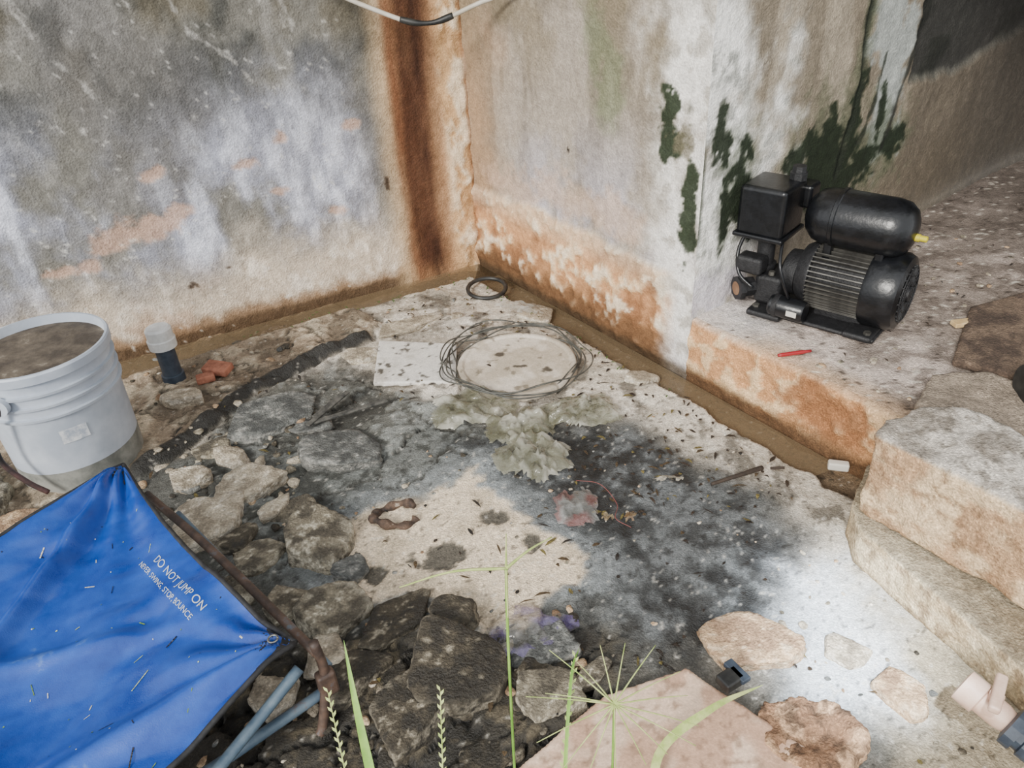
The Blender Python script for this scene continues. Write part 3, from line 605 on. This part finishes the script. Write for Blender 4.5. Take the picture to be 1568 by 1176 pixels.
def crumple(name,x,y,rx,ry,rot,h,seed,mat,cols,base=.006,n=30):
    """thin creased film: randomly folded facets, irregular outline"""
    q=np.random.RandomState(seed); d=2.0/(n-1)
    u,v=np.meshgrid(np.linspace(-1,1,n),np.linspace(-1,1,n),indexing='ij'); u=u+(q.rand(n,n)-.5)*d*.9; v=v+(q.rand(n,n)-.5)*d*.9
    zr=q.rand(n,n); big=fbm(u*1.6+seed,v*1.6,2,seed); med=1-np.abs(fbm(u*2.8+seed,v*2.8,2,seed+3)-.5)*5
    r=np.hypot(u,v); a=np.arctan2(v,u); lim=.84+.45*(fbm(np.cos(a)*1.5+5,np.sin(a)*1.5+5,3,seed)-.5)*2
    z=h*big*.6+np.clip(med,-.2,1)*h*.45+zr**2*h*.38
    z=np.maximum(z*sst(1.05,.5,r/lim),0)
    c,s=math.cos(rot),math.sin(rot); U=u*rx; V_=v*ry; X=x+U*c-V_*s; Y=y+U*s+V_*c
    cc=np.ones(u.shape+(3,))*S(*cols[0]); cc=mixc(cc,S(*cols[1]),sst(.35,.9,zr*.4+np.clip(med,0,1)*.6)); cc=mixc(cc,S(*cols[2]),sst(.50,.60,fbm(u*3,v*3,3,seed+4))*.75)
    P=np.stack([X,Y,np.maximum(floor_fn(X,Y)[1],0)+base+z],-1); keep=r<lim
    ob=grid(name,P,cc,mat,keep=keep,smooth=False)
    bm=bmesh.new(); bm.from_mesh(ob.data); bmesh.ops.triangulate(bm,faces=bm.faces); bm.to_mesh(ob.data); bm.free()
    return ob
def bag_mat(name,alpha):
    m,nt,b=nodes(name); at=nt.nodes.new('ShaderNodeAttribute'); at.attribute_name='Col'; nt.links.new(at.outputs['Color'],b.inputs['Base Color'])
    b.inputs['Roughness'].default_value=.14; b.inputs['Alpha'].default_value=alpha; b.inputs['Specular IOR Level'].default_value=1.0
    tc=nt.nodes.new('ShaderNodeTexCoord')
    n=nt.nodes.new('ShaderNodeTexNoise'); n.inputs['Scale'].default_value=55; n.inputs['Detail'].default_value=3; n.inputs['Distortion'].default_value=1; nt.links.new(tc.outputs['Object'],n.inputs['Vector'])
    bp=nt.nodes.new('ShaderNodeBump'); bp.inputs['Strength'].default_value=.4; bp.inputs['Distance'].default_value=.01
    nt.links.new(n.outputs[0],bp.inputs['Height']); nt.links.new(bp.outputs[0],b.inputs['Normal']); return m
M_bag=bag_mat('clear_greenish_plastic',.58); M_bag2=bag_mat('clear_plastic',.42)
G3=[(146,144,124),(206,203,188),(98,96,70)]
crumple('crumpled_plastic_bag',-.10,1.655,.170,.100,-.2,.036,1,M_bag,G3)
crumple('crumpled_plastic_bag',.055,1.44,.120,.130,.3,.036,2,M_bag,G3)
crumple('crumpled_plastic_bag',.165,1.60,.130,.085,.15,.036,3,M_bag,G3)
crumple('crumpled_plastic_bag',.02,1.55,.13,.11,.9,.034,4,M_bag,G3)
crumple('printed_plastic_wrapper',.118,1.255,.058,.090,.2,.020,6,M_bag2,[(150,150,146),(204,204,200),(150,76,70)],n=18)
crumple('purple_plastic_bag',.010,.915,.100,.072,.2,.022,7,M_bag2,[(90,88,82),(150,148,146),(112,94,156)],n=20)
crumple('white_plastic_scrap',.05,2.20,.10,.05,-.5,.016,8,M_bag2,[(186,182,172),(216,214,206),(150,144,132)],n=18)
crumple('paper_scrap',.338,1.32,.045,.012,.0,.010,9,M_bag,[(190,180,160),(204,196,180),(140,130,110)],n=9)
crumple('dry_leaf_scrap',.232,1.206,.025,.018,.4,.014,10,M_bag,[(130,98,60),(156,130,90),(80,58,40)],n=8)
crumple('dry_leaf_scrap',.184,1.212,.018,.022,.4,.014,11,M_bag,[(150,130,98),(176,160,130),(80,66,46)],n=8)
M_red=pmat('red_string',(120,66,62),rough=.6)
tube('red_thread',[(.13,1.33,.02),(.18,1.30,.03),(.21,1.25,.015),(.20,1.20,.02),(.23,1.18,.01)],.0009,M_red,seg=5)
M_rust=pmat('rusty_iron',(52,42,36),(98,78,64),rough=.85,scale=40,bump=.7,c3=(186,174,158))
pts=[(-.273+.044*math.cos(a)*1.1,1.262+.034*math.sin(a),.012+.008*math.sin(a*2)) for a in np.linspace(.5,6.0,16)]
tube('rusty_clamp',pts,lambda t:.006+.006*math.sin(t*20)**2,M_rust,seg=8,n=4)
M_bar=pmat('weathered_steel',(60,60,58),(104,102,96),rough=.6,scale=40,metal=.3,bump=.3)
ms=empty('metal_strip_offcut')
for i,(a,b) in enumerate([((-.514,1.632),(-.459,1.726)),((-.514,1.60),(-.330,1.685)),((-.52,1.585),(-.44,1.73))]):
    d=Vector((b[0]-a[0],b[1]-a[1],.0)); L=d.length; R=Matrix.Rotation(math.atan2(d.y,d.x),3,'Z')
    rbox('strip_%d'%(i+1),(L,.014,.006),((a[0]+b[0])/2,(a[1]+b[1])/2,.030+.004*i),R,M_bar,ms,.001,1)
M_stick=pmat('dark_wood',(40,32,26),(64,52,42),rough=.8)
tube('stick',[(.424,1.288,.02),(.49,1.305,.026),(.549,1.330,.022)],lambda t:.004+.002*t,M_stick,seg=7)
tube('stick',[(.57,1.335,.015),(.60,1.33,.018)],.003,M_stick,seg=6)

# ---------------------------------------------------------------- masonry block, curb, plaster slab
def blk_col(co,nr):
    n=fbm3(co*14,4,2); n2=fbm3(co*60,3,3); c=np.ones((len(co),3))*S(196,170,140); c=mixc(c,S(218,199,170),sst(.45,.6,n)); c=mixc(c,S(156,130,102),sst(.54,.66,n2)*.6)
    t=np.ones_like(c)*S(180,173,164); t=mixc(t,S(208,202,194),sst(.45,.6,n)); t=mixc(t,S(132,124,113),sst(.52,.65,n2)*.6)
    return mixc(c,t,sst(.45,.8,nr[:,2]))
remeshed('masonry_block',[(.66,1.11),(.70,1.155),(.79,1.19),(.875,1.165),(1.22,.62),(1.00,.55),(.80,.89)],.085,.268,M_rock,vox=.007,amp=.014,fr=9,colfn=blk_col,tilt=lambda x,y:.0+.015*np.exp(-((x-.84)**2+(y-1.0)**2)/.01))
def curb_col(co,nr):
    n=fbm3(co*14,4,5); n2=fbm3(co*60,3,6); c=np.ones((len(co),3))*S(194,178,150); c=mixc(c,S(214,201,176),sst(.45,.6,n)); c=mixc(c,S(148,129,104),sst(.55,.65,n2)*.6)
    c=mixc(c,S(154,147,132),sst(.45,.8,nr[:,2])*.7); return mixc(c,S(116,103,82),sst(.02,-.01,co[:,2]))
remeshed('stone_curb',[(.645,1.057),(.66,1.13),(.74,1.25),(.95,1.0),(1.3,.5),(1.2,.35),(.90,.40),(.777,.709)],-.03,.086,M_rock,vox=.007,amp=.008,fr=10,colfn=curb_col)
def pink_col(co,nr):
    n=fbm3(co*12,4,8); n2=fbm3(co*80,3,9); c=np.ones((len(co),3))*S(200,174,154); c=mixc(c,S(218,198,180),sst(.45,.6,n)); c=mixc(c,S(158,136,118),sst(.58,.68,n2)*.6); return c
remeshed('broken_plaster_slab',[(.263,.817),(.37,.705),(.47,.60),(.42,.42),(-.05,.45),(-.03,.66),(.12,.775)],.0,.032,M_dust,vox=.005,amp=.003,fr=14,colfn=pink_col)
def board_col(co,nr): n=fbm3(co*20,4,4); return mixc(np.ones((len(co),3))*S(112,98,87),S(142,126,111),sst(.4,.6,n))
remeshed('plywood_offcut',[(1.0,1.46),(1.17,1.70),(1.40,1.78),(1.45,1.45),(1.15,1.34)],.176,.196,M_rock,vox=.006,amp=.003,fr=14,colfn=board_col)
remeshed('mortar_chunk',[(.84,1.30),(.93,1.41),(1.05,1.40),(1.15,1.28),(1.05,1.18),(.93,1.20)],.165,.195,M_rock,vox=.006,amp=.008,fr=14,colfn=lambda co,nr: np.ones((len(co),3))*S(168,157,144)*(.7+.6*fbm3(co*40,3,2))[:,None])
M_wood=pmat('fresh_wood',(186,156,110),(212,186,140),rough=.7,scale=30)
rbox('wood_offcut',(.06,.025,.012),(1.118,1.628,.19),Matrix.Rotation(.1,3,'Z'),M_wood,None,.002)
M_redp=pmat('red_plastic',(150,30,36),rough=.4)
tube('red_marker_pen',[(.632,1.542,.184),(.714,1.553,.184)],lambda t:.005 if .1<t<.8 else .0035,M_redp,seg=10)
M_wp=pmat('white_plastic_bit',(200,196,186),rough=.5)
rbox('white_plastic_clip',(.045,.02,.02),(.725,1.335,.01),Matrix.Rotation(-.3,3,'Z'),M_wp,None,.004)
lathe('black_hose_end',[(0,.0),(0,.045),(.02,.05),(.20,.05),(.21,.045),(.21,0)],(1.06,1.30,.222),(.9,-.1,.0),M_blk)

# ---------------------------------------------------------------- blue cover on frame
def vinyl():
    m,nt,b=nodes('blue_vinyl'); N=nt.nodes.new; Lk=nt.links.new
    tc=N('ShaderNodeTexCoord'); n=N('ShaderNodeTexNoise'); n.inputs['Scale'].default_value=9; n.inputs['Detail'].default_value=8; n.inputs['Roughness'].default_value=.7; Lk(tc.outputs['Object'],n.inputs['Vector'])
    r=N('ShaderNodeValToRGB'); e=r.color_ramp.elements; e[0].position=.35; e[0].color=(*S(10,54,136),1); e[1].position=.62; e[1].color=(*S(22,76,164),1); k=e.new(.76); k.color=(*S(104,136,184),1)
    Lk(n.outputs[0],r.inputs[0]); Lk(r.outputs[0],b.inputs['Base Color'])
    r2=N('ShaderNodeMapRange'); r2.inputs[1].default_value=.35; r2.inputs[2].default_value=.65; r2.inputs[3].default_value=.24; r2.inputs[4].default_value=.5; Lk(n.outputs[0],r2.inputs[0]); Lk(r2.outputs[0],b.inputs['Roughness'])
    n2=N('ShaderNodeTexNoise'); n2.inputs['Scale'].default_value=500; Lk(tc.outputs['Object'],n2.inputs['Vector']); bp=N('ShaderNodeBump'); bp.inputs['Strength'].default_value=.15; bp.inputs['Distance'].default_value=.002; Lk(n2.outputs[0],bp.inputs['Height']); Lk(bp.outputs[0],b.inputs['Normal'])
    b.inputs['Specular IOR Level'].default_value=.6
    return m
M_blue=vinyl()
M_edge=pmat('black_webbing',(22,22,24),(40,40,42),rough=.7,scale=60)
cv=empty('vinyl_covered_folding_frame')
P1=np.array([-.798,1.250]);P2=np.array([-.350,.772]);E=P2-P1; W=np.array([-.60,-.80])
def cov(u,v):
    wl=.62; xy=P1[None,None,:]+u[...,None]*E+v[...,None]*W*wl
    sc=4*u*(1-u)
    inn=np.array([-.72,-.69]); xy=xy+inn*(sc*.018*sst(.25,0,v))[...,None]
    f=fbm(u*3+v*1.2,v*2.2,3,77); f2=fbm(u*9+v*4,v*3,3,78)
    z=.205-.05*np.sin(np.pi*np.clip(u,0,1))*np.sin(np.pi*np.clip(v*.9+.05,0,1))+(f-.5)*.060+(f2-.5)*.016
    dl=(u-(.02+.55*v)); z=z+.024*np.exp(-(dl/.032)**2)*sst(0,.1,v)
    dl=(u-(1.0-.35*v)); z=z+.018*np.exp(-(dl/.036)**2)*sst(0,.1,v)
    dl=(u-(.80-.75*v)); z=z+.010*np.exp(-(dl/.03)**2)*sst(0.1,.3,v)
    dl=(u-(.55+.25*v)); z=z-.014*np.exp(-(dl/.06)**2)*sst(0.05,.2,v)
    for cu,cvv in ((0,0),(1,0)):
        du=(u-cu)*.64; dv=(v-cvv)*.62; r=np.hypot(du,dv); a=np.arctan2(dv,du); z=z+.010*np.sin(a*14)*np.exp(-r/.18)*sst(0,.04,r)
    return np.stack([xy[...,0],xy[...,1],z],-1)
u,v=np.meshgrid(np.linspace(0,1,190),np.linspace(0,1,190),indexing='ij'); PC=cov(u,v)
ob=grid('vinyl_sheet',PC,None,M_blue,parent=cv); sd=ob.modifiers.new('s','SOLIDIFY'); sd.thickness=.002
for nm,uu,vv in (('hem_side',np.linspace(0,1,60),np.zeros(60)),('hem_top',np.zeros(60),np.linspace(0,1,60)),('hem_bottom',np.ones(60),np.linspace(0,1,60))):
    Q=cov(uu[None],vv[None])[0]; tube(nm,[Vector(q) for q in Q],.0045,M_edge,cv,seg=8,smooth_path=False)
def patch(cu,cvv,du,dv,name):
    a,b=np.meshgrid(np.linspace(0,1,12),np.linspace(0,1,12),indexing='ij'); k=(a+b)<1.02; Q=cov(cu+a*du,cvv+b*dv); Q[...,2]+=.0025; grid(name,Q,None,M_edge,keep=k,parent=cv)
patch(0,0,.11,.11,'corner_patch_a'); patch(1,0,-.12,.12,'corner_patch_b')
M_met=pmat('grommet_metal',(110,110,106),(140,140,136),rough=.35,metal=.9)
for cu in (.03,.965):
    q=cov(np.array([[cu]]),np.array([[.035]]))[0,0]; pts=[(q[0]+.007*math.cos(a),q[1]+.007*math.sin(a),q[2]+.005) for a in np.linspace(0,6.283,17)]; tube('grommet',pts,.0018,M_met,cv,seg=6,n=2)
def clippings():
    q=np.random.RandomState(21); V=[];F=[];C=[]
    for i in range(130):
        u0,v0=q.rand()*.96+.02,q.rand()*.9+.03; a=q.rand()*6.28; L=(.0012+.016*q.rand()**7); w=.0005+.0007*q.rand(); k=len(V)
        for t,sg in ((-1,1),(-1,-1),(1,-1),(1,1)):
            uu=u0+(math.cos(a)*L*t-math.sin(a)*w*sg)/.655; vv=v0+(math.sin(a)*L*t+math.cos(a)*w*sg)/.62
            p=cov(np.array([[uu]]),np.array([[vv]]))[0,0]; V.append((p[0],p[1],p[2]+.003)); C.append([S(190,200,150),S(130,156,84),S(214,210,196),S(60,50,36)][i%4])
        F.append((k,k+1,k+2,k+3))
    mk('plant_clippings',V,F,M_rock,cols=np.array(C),smooth=False,parent=cv)
clippings()
M_txt=pmat('white_print',(190,196,204),rough=.6)
def text_on(body,u0,v0,size,name):
    c=bpy.data.curves.new(name,'FONT'); c.body=body; c.size=size; c.align_x='LEFT'
    o=bpy.data.objects.new(name,c); COL.objects.link(o); dg=bpy.context.evaluated_depsgraph_get(); me=bpy.data.meshes.new_from_object(o.evaluated_get(dg)); bpy.data.objects.remove(o)
    bm=bmesh.new(); bm.from_mesh(me); bmesh.ops.triangulate(bm,faces=bm.faces); bmesh.ops.subdivide_edges(bm,edges=bm.edges,cuts=1); bm.to_mesh(me); bm.free()
    L=np.linalg.norm(E)
    for vt in me.vertices:
        q=cov(np.array([[u0+vt.co.x/L]]),np.array([[v0-vt.co.y/.62]]))[0,0]; vt.co=(q[0],q[1],q[2]+.0028)
    ob=bpy.data.objects.new(name,me); COL.objects.link(ob); me.materials.append(M_txt); ob.parent=cv
text_on('DO NOT JUMP ON',.425,.095,.0225,'print_line_1')
text_on('NEVER SWING, STOP, BOUNCE',.385,.135,.0150,'print_line_2')
M_tb=pmat('rusted_tube',(62,50,44),(92,72,60),rough=.6,scale=25,bump=.4,c3=(90,102,112))
M_tb2=pmat('blue_grey_painted_tube',(72,90,106),(98,114,126),rough=.5,scale=18,bump=.3,c3=(108,80,62))
ofs=np.array([.020,.016])
e0=P1+ofs; e1=P2+ofs
tube('edge_tube',[(e0[0]+.03,e0[1]-.06,.160),((e0[0]+e1[0])/2-.008,(e0[1]+e1[1])/2,.165),(e1[0],e1[1],.165)],.008,M_tb,cv)
tube('edge_tube_lower',[(e0[0]+.10,e0[1]-.10,.14),((e0[0]+e1[0])/2+.0,(e0[1]+e1[1])/2+.012,.13),(e1[0]+.01,e1[1]+.01,.12)],.006,M_tb2,cv)
tube('leg_a',[(e1[0],e1[1],.19),(e1[0]+.005,e1[1]-.005,.12),(e1[0]-.01,e1[1]-.03,.03),(e1[0]-.02,e1[1]-.04,.008)],.008,M_tb,cv)
tube('leg_b',[(e1[0]-.02,e1[1]-.03,.17),(-.42,.68,.13),(-.50,.58,.10),(-.60,.45,.10)],.009,M_tb2,cv)
tube('cross_tube',[(e1[0]-.00,e1[1]-.00,.075),(-.40,.735,.07),(-.50,.66,.065),(-.66,.56,.06)],.009,M_tb2,cv)
tube('leg_c',[(-.78,1.22,.19),(-.80,1.20,.1),(-.82,1.18,.01)],.010,M_tb,cv)
rbox('tube_joint',(.03,.022,.05),(e1[0]+.005,e1[1]-.005,.10),Matrix.Rotation(.6,3,'Z'),M_tb,cv,.005)

# ---------------------------------------------------------------- water pump
M_pb=pmat('black_enamel',(12,13,15),(22,23,26),rough=.30,scale=40,bump=.12)
M_pm=pmat('matt_black_cast',(18,18,20),(32,32,34),rough=.6,scale=80,bump=.3)
M_al=pmat('dark_aluminium',(70,68,65),(98,96,91),rough=.45,metal=.5,scale=30)
M_ye=pmat('yellow_plastic',(190,176,40),rough=.5)
M_br=pmat('brass_port',(120,88,64),(150,118,90),rough=.5,metal=.4)
pu=empty('water_pump')
a=Vector((.743,-.669,0)); bb=Vector((.669,.743,0)); Z=Vector((0,0,1))
R=Matrix((a,bb,Z)).transposed()
M0=Vector((.788,1.766,.285))
def loc(t,s,z): return Vector((M0.x,M0.y,0))+a*t+bb*s+Z*z
zL=LEDGE+.006
lathe('motor_body',[(0,0),(0,.070),(.006,.074),(.14,.074),(.142,.0)],M0,a,M_pm,pu)
for k in range(44):
    an=2*math.pi*k/44
    d=bb*math.cos(an)+Z*math.sin(an); Rf=Matrix((a,d,a.cross(d))).transposed()
    rbox('motor_fin',(.140,.014,.0030),M0+a*.074+d*.080,Rf,M_al,pu,0)
lathe('front_end_bell',[(-.035,.0),(-.035,.05),(-.03,.068),(.0,.087),(.006,.087),(.008,.07)],M0,a,M_pm,pu)
lathe('fan_cover',[(.135,.082),(.137,.093),(.145,.096),(.200,.095),(.214,.088),(.220,.074),(.218,.066),(.217,.0)],M0,a,M_pb,pu)
for k in range(22):
    an=2*math.pi*k/22; d=bb*math.cos(an)+Z*math.sin(an); Rf=Matrix((a,d,a.cross(d))).transposed()
    rbox('grille_rib',(.006,.046,.004),M0+a*.220+d*.047,Rf,M_pm,pu,.001,1)
for rr in (.028,.045,.066):
    tube('grille_ring',[M0+a*.222+(bb*math.cos(t)+Z*math.sin(t))*rr for t in np.linspace(0,6.2832,33)],.0018,M_pm,pu,seg=6,n=1)
lathe('grille_hub',[(.216,.018),(.226,.016),(.227,0)],M0,a,M_pm,pu,seg=24)
rbox('base_plate',(.30,.15,.012),loc(.04,-.012,zL+.006),R,M_pm,pu,.006)
rbox('base_foot_front',(.07,.18,.016),loc(.15,-.005,zL+.010),R,M_pm,pu,.006)
rbox('base_foot_rear',(.09,.20,.016),loc(-.08,-.015,zL+.010),R,M_pm,pu,.006)
rbox('motor_saddle',(.12,.07,.05),loc(.08,0,zL+.035),R,M_pm,pu,.006)
for t,s in ((-.11,-.085),(-.11,.06),(.17,-.075),(.17,.06)):
    lathe('mount_bolt',[(0,.009),(.008,.009),(.008,.0)],loc(t,s,zL+.016),Z,M_al,pu,seg=6,smooth=False)
tz=.437; T0=loc(-.045,.0,tz)
tp=[(0,.0),(.003,.025),(.012,.045),(.03,.062),(.05,.067),(.075,.069),(.077,.072),(.085,.072),(.087,.069),(.20,.069),(.225,.064),(.243,.050),(.252,.030),(.255,0)]
lathe('pressure_tank',tp,T0,a,M_pb,pu)
rbox('tank_bracket_a',(.02,.09,.05),loc(.03,0,tz-.072),R,M_pb,pu,.004); rbox('tank_bracket_b',(.02,.09,.05),loc(.15,0,tz-.072),R,M_pb,pu,.004)
lathe('air_valve',[(.25,.009),(.262,.009),(.263,.007),(.278,.007),(.280,0)],T0+Z*-.012,a,M_ye,pu,seg=16)
rbox('control_head',(.120,.130,.125),loc(-.125,-.035,.448),R,M_pb,pu,.012,3)
rbox('control_head_lid',(.130,.140,.012),loc(-.125,-.035,.385),R,M_pb,pu,.004)
rbox('head_boss',(.075,.06,.06),loc(-.085,.045,.465),R,M_pb,pu,.01,3)
lathe('filler_cap',[(0,.022),(.018,.022),(.020,.018),(.034,.017),(.036,0)],loc(-.085,.01,.508),Z,M_pm,pu,seg=8,smooth=False)
lathe('riser_pipe',[(0,.024),(.01,.030),(.02,.030),(.022,.022),(.09,.022),(.092,.032),(.105,.032),(.106,0)],loc(-.125,-.03,.275),Z,M_pm,pu)
lathe('pump_casing',[(-.075,0),(-.075,.045),(-.068,.056),(-.035,.058),(-.035,.0)],M0+Z*-.01,a,M_pm,pu)
rbox('casing_block',(.07,.10,.08),loc(-.095,-.02,.235),R,M_pm,pu,.012,3)
lathe('suction_port',[(0,.026),(.03,.026),(.03,.032),(.045,.032),(.046,.018),(.03,.016)],loc(-.14,-.055,.232),-a*.6-bb*.8,M_pm,pu,seg=8,smooth=False)
lathe('port_plug',[(.040,.019),(.047,.018),(.047,0)],loc(-.14,-.055,.232),-a*.6-bb*.8,M_br,pu,seg=24)
lathe('capacitor_can',[(0,0),(0,.024),(.004,.027),(.085,.027),(.09,.024),(.09,0)],loc(-.065,-.105,.222),a,M_pb,pu,seg=32)
lathe('capacitor_band',[(.0,.0275),(.004,.029),(.012,.029),(.014,.0275)],loc(-.055,-.105,.222),a,M_pm,pu,seg=32)
rbox('spec_sticker',(.026,.001,.014),loc(.0,-.1325,.222),R,M_wp,pu,0)
rbox('valve_cover',(.07,.05,.045),loc(-.14,-.075,.305),R,M_pm,pu,.01,3)
tube('power_lead',[loc(-.07,-.07,.39),loc(-.05,-.12,.34),loc(-.03,-.125,.29),loc(-.02,-.11,.25)],.004,M_pb,pu,seg=8)
tube('bleed_hose',[loc(-.17,-.06,.38),loc(-.178,-.08,.33),loc(-.16,-.10,.28),loc(-.12,-.10,.25)],.005,M_pb,pu,seg=8)
for t in (-.16,-.09): lathe('casing_bolt',[(0,.008),(.01,.008),(.01,0)],loc(t,-.06,.278),Z,M_al,pu,seg=6,smooth=False)

# ---------------------------------------------------------------- hanging cable
M_wc=pmat('white_cable_sheath',(186,178,162),(206,200,188),rough=.5)
cb=empty('spliced_electric_cable')
tube('cable_a',[(-.56,2.37,1.00),(-.40,2.39,.915),(-.30,2.40,.868),(-.245,2.395,.846)],.0065,M_wc,cb)
tube('tape_splice',[(-.25,2.395,.848),(-.20,2.39,.836),(-.15,2.39,.836),(-.10,2.39,.850)],lambda t:.008+.0015*math.sin(t*9),M_blk,cb)
tube('cable_b',[(-.105,2.39,.848),(-.03,2.39,.875),(.05,2.35,.905),(.10,2.24,.96),(.13,2.16,1.02)],.0065,M_wc,cb)

# ---------------------------------------------------------------- PVC valve bottom right
M_pk=pmat('tan_plastic',(186,154,134),(204,176,158),rough=.5)
fv=empty('pvc_valve_fitting'); A=Vector((.735,.585,.075)); B=Vector((.655,.70,.10)); ax=(B-A).normalized()
lathe('pipe',[(-.15,0),(-.15,.021),(.03,.021)],A,ax,M_grey,fv); lathe('union_nut',[(.02,.021),(.02,.030),(.05,.031),(.052,.026),(.06,.026),(.06,.032),(.075,.032),(.078,.02)],A,ax,M_grey,fv,seg=12,smooth=False)
lathe('valve_body',[(.075,.017),(.09,.021),(.12,.021),(.122,.026),(.15,.026),(.152,.017),(.152,.012),(.13,.012)],A,ax,M_pk,fv,seg=24)
rbox('valve_handle',(.07,.016,.014),A+ax*.105+Vector((0,0,.035)),Matrix.Rotation(.9,3,'Z'),M_pk,fv,.004); lathe('valve_stem',[(0,.012),(.032,.010),(.032,0)],A+ax*.105,(0,0,1),M_pk,fv,seg=16)
sp=empty('plastic_connector'); rbox('connector_body',(.04,.03,.02),(.325,.780,.045),Matrix.Rotation(.5,3,'Z'),M_blk,sp,.004); rbox('connector_tab',(.018,.045,.01),(.338,.790,.050),Matrix.Rotation(.5,3,'Z'),M_grey,sp,.002)

# ---------------------------------------------------------------- grasses
M_gr=pmat('grass_green',(96,140,50),(140,176,80),rough=.5,scale=10,spec=.3)
M_sd=pmat('grass_seedhead',(150,170,90),(190,196,130),rough=.7,scale=30,spec=.2)
def blade(name,pts,w,parent,mat):
    P=cr(pts,8); V=[];F=[]; m=len(P)
    for i,p in enumerate(P):
        T=(P[min(i+1,m-1)]-P[max(i-1,0)]).normalized(); sv=T.cross(Vector((0,-.6,.8))).normalized(); ww=w*min(1,2.2*(1-i/(m-1)))**.8+.0002
        V+= [p-sv*ww, p+Vector((0,.15,-.25))*ww*.8, p+sv*ww]
    for i in range(m-1):
        for k in (0,1): F.append((i*3+k,i*3+k+1,(i+1)*3+k+1,(i+1)*3+k))
    return mk(name,V,F,mat,parent=parent)
def spike(name,p0,p1,parent,bend=.0,r=.0016,seeds=True):
    p0=Vector(p0);p1=Vector(p1);mid=(p0+p1)/2+Vector((0,0,bend)); tube(name,[p0,mid,p1],lambda t:r*(1-.6*t),M_sd,parent,seg=6)
    if seeds:
        P=cr([p0,mid,p1],22); V=[];F=[]
        T=(p1-p0).normalized()
        for i,p in enumerate(P[4:]):
            sv=T.cross(Vector((0,-.5,.8))).normalized()*(1 if i%2 else -1)
            k=len(V); L=.009; V+=[p,p+T*L*.5+sv*.0042,p+T*L+sv*.0048,p+T*L*.6+sv*.0004]; F.append((k,k+1,k+2,k+3))
        mk(name+'_seeds',V,F,M_sd,parent=parent)
g=empty('grass_stalk')
tube('stem',[(-.03,.50,-.01),(-.028,.55,.20),(-.024,.60,.40),(-.02,.62,.50)],.0018,M_gr,g,seg=6)
h=Vector((-.02,.62,.50))
spike('spike_1',h,(-.145,.625,.475),g,.010,r=.0019,seeds=False); spike('spike_2',h,(.035,.66,.505),g,.004,r=.0019,seeds=False); spike('spike_3',h,(-.022,.60,.44),g,seeds=False); spike('spike_4',h,(-.018,.66,.515),g,seeds=False)
g=empty('grass_stalk')
tube('stem',[(.08,.43,-.01),(.088,.50,.18),(.095,.545,.345)],.0016,M_gr,g,seg=6); h=Vector((.095,.545,.345))
for k in range(17):
    an=k/17*6.283+.2; L=.080+.035*random.random(); spike('ray_%d'%(k+1),h,h+Vector((math.cos(an)*L,math.sin(an)*L*.75,(math.sin(an)*.4+random.uniform(-.3,.3))*L)),g,.002,r=.0011,seeds=False)
g=empty('grass_tuft')
blade('blade_1',[(-.17,.42,-.01),(-.20,.52,.12),(-.23,.62,.24),(-.248,.69,.31)],.006,g,M_gr)
blade('blade_2',[(-.18,.43,-.01),(-.22,.50,.10),(-.25,.56,.16)],.005,g,M_gr)
blade('blade_3',[(.02,.40,-.01),(.035,.55,.16),(.055,.66,.24),(.07,.70,.25)],.0022,g,M_gr)
blade('wide_leaf',[(.16,.55,.03),(.18,.644,.07),(.27,.70,.09),(.367,.752,.065)],.0065,g,M_sd)
spike('seed_spike_1',(-.215,.46,.06),(-.262,.625,.29),g); spike('seed_spike_2',(-.125,.46,.06),(-.122,.645,.25),g,r=.0015); spike('seed_spike_3',(-.0,.45,.06),(.063,.685,.25),g,r=.0013)

# ---------------------------------------------------------------- light
w=bpy.data.worlds.new('world'); bpy.context.scene.world=w; w.use_nodes=True; bg=w.node_tree.nodes['Background']
bg.inputs[0].default_value=(.94,.97,1.0,1); bg.inputs[1].default_value=1.65
def light(name,typ,loc,target,energy,color,**k):
    l=bpy.data.lights.new(name,typ); l.energy=energy; l.color=color
    for a_,b_ in k.items(): setattr(l,a_,b_)
    o=bpy.data.objects.new(name,l); COL.objects.link(o); o.location=loc; o.rotation_euler=(Vector(target)-Vector(loc)).to_track_quat('-Z','Y').to_euler(); return o
light('sun','SUN',(-2.0,-1.8,2.6),(.2,1.8,.2),4.6,(1,.96,.89),angle=math.radians(16))
light('beam_spot','SPOT',(.42,.10,1.30),(.555,.89,0),480,(.84,.92,1),spot_size=math.radians(19),spot_blend=1.0,shadow_soft_size=.03)  # spot lamp added for the bright beam on the right floor

# ---------------------------------------------------------------- camera
cam=bpy.data.cameras.new('camera'); co=bpy.data.objects.new('camera',cam); COL.objects.link(co)
cam.sensor_width=36; cam.lens=27.05; cam.clip_start=.02
M=Matrix(((.998,.0636,0),(-.0346,.5425,-.8394),(-.0534,.8376,.5436)))
co.matrix_world=Matrix.Translation((0,0,1.15))@M.to_4x4()
bpy.context.scene.camera=co
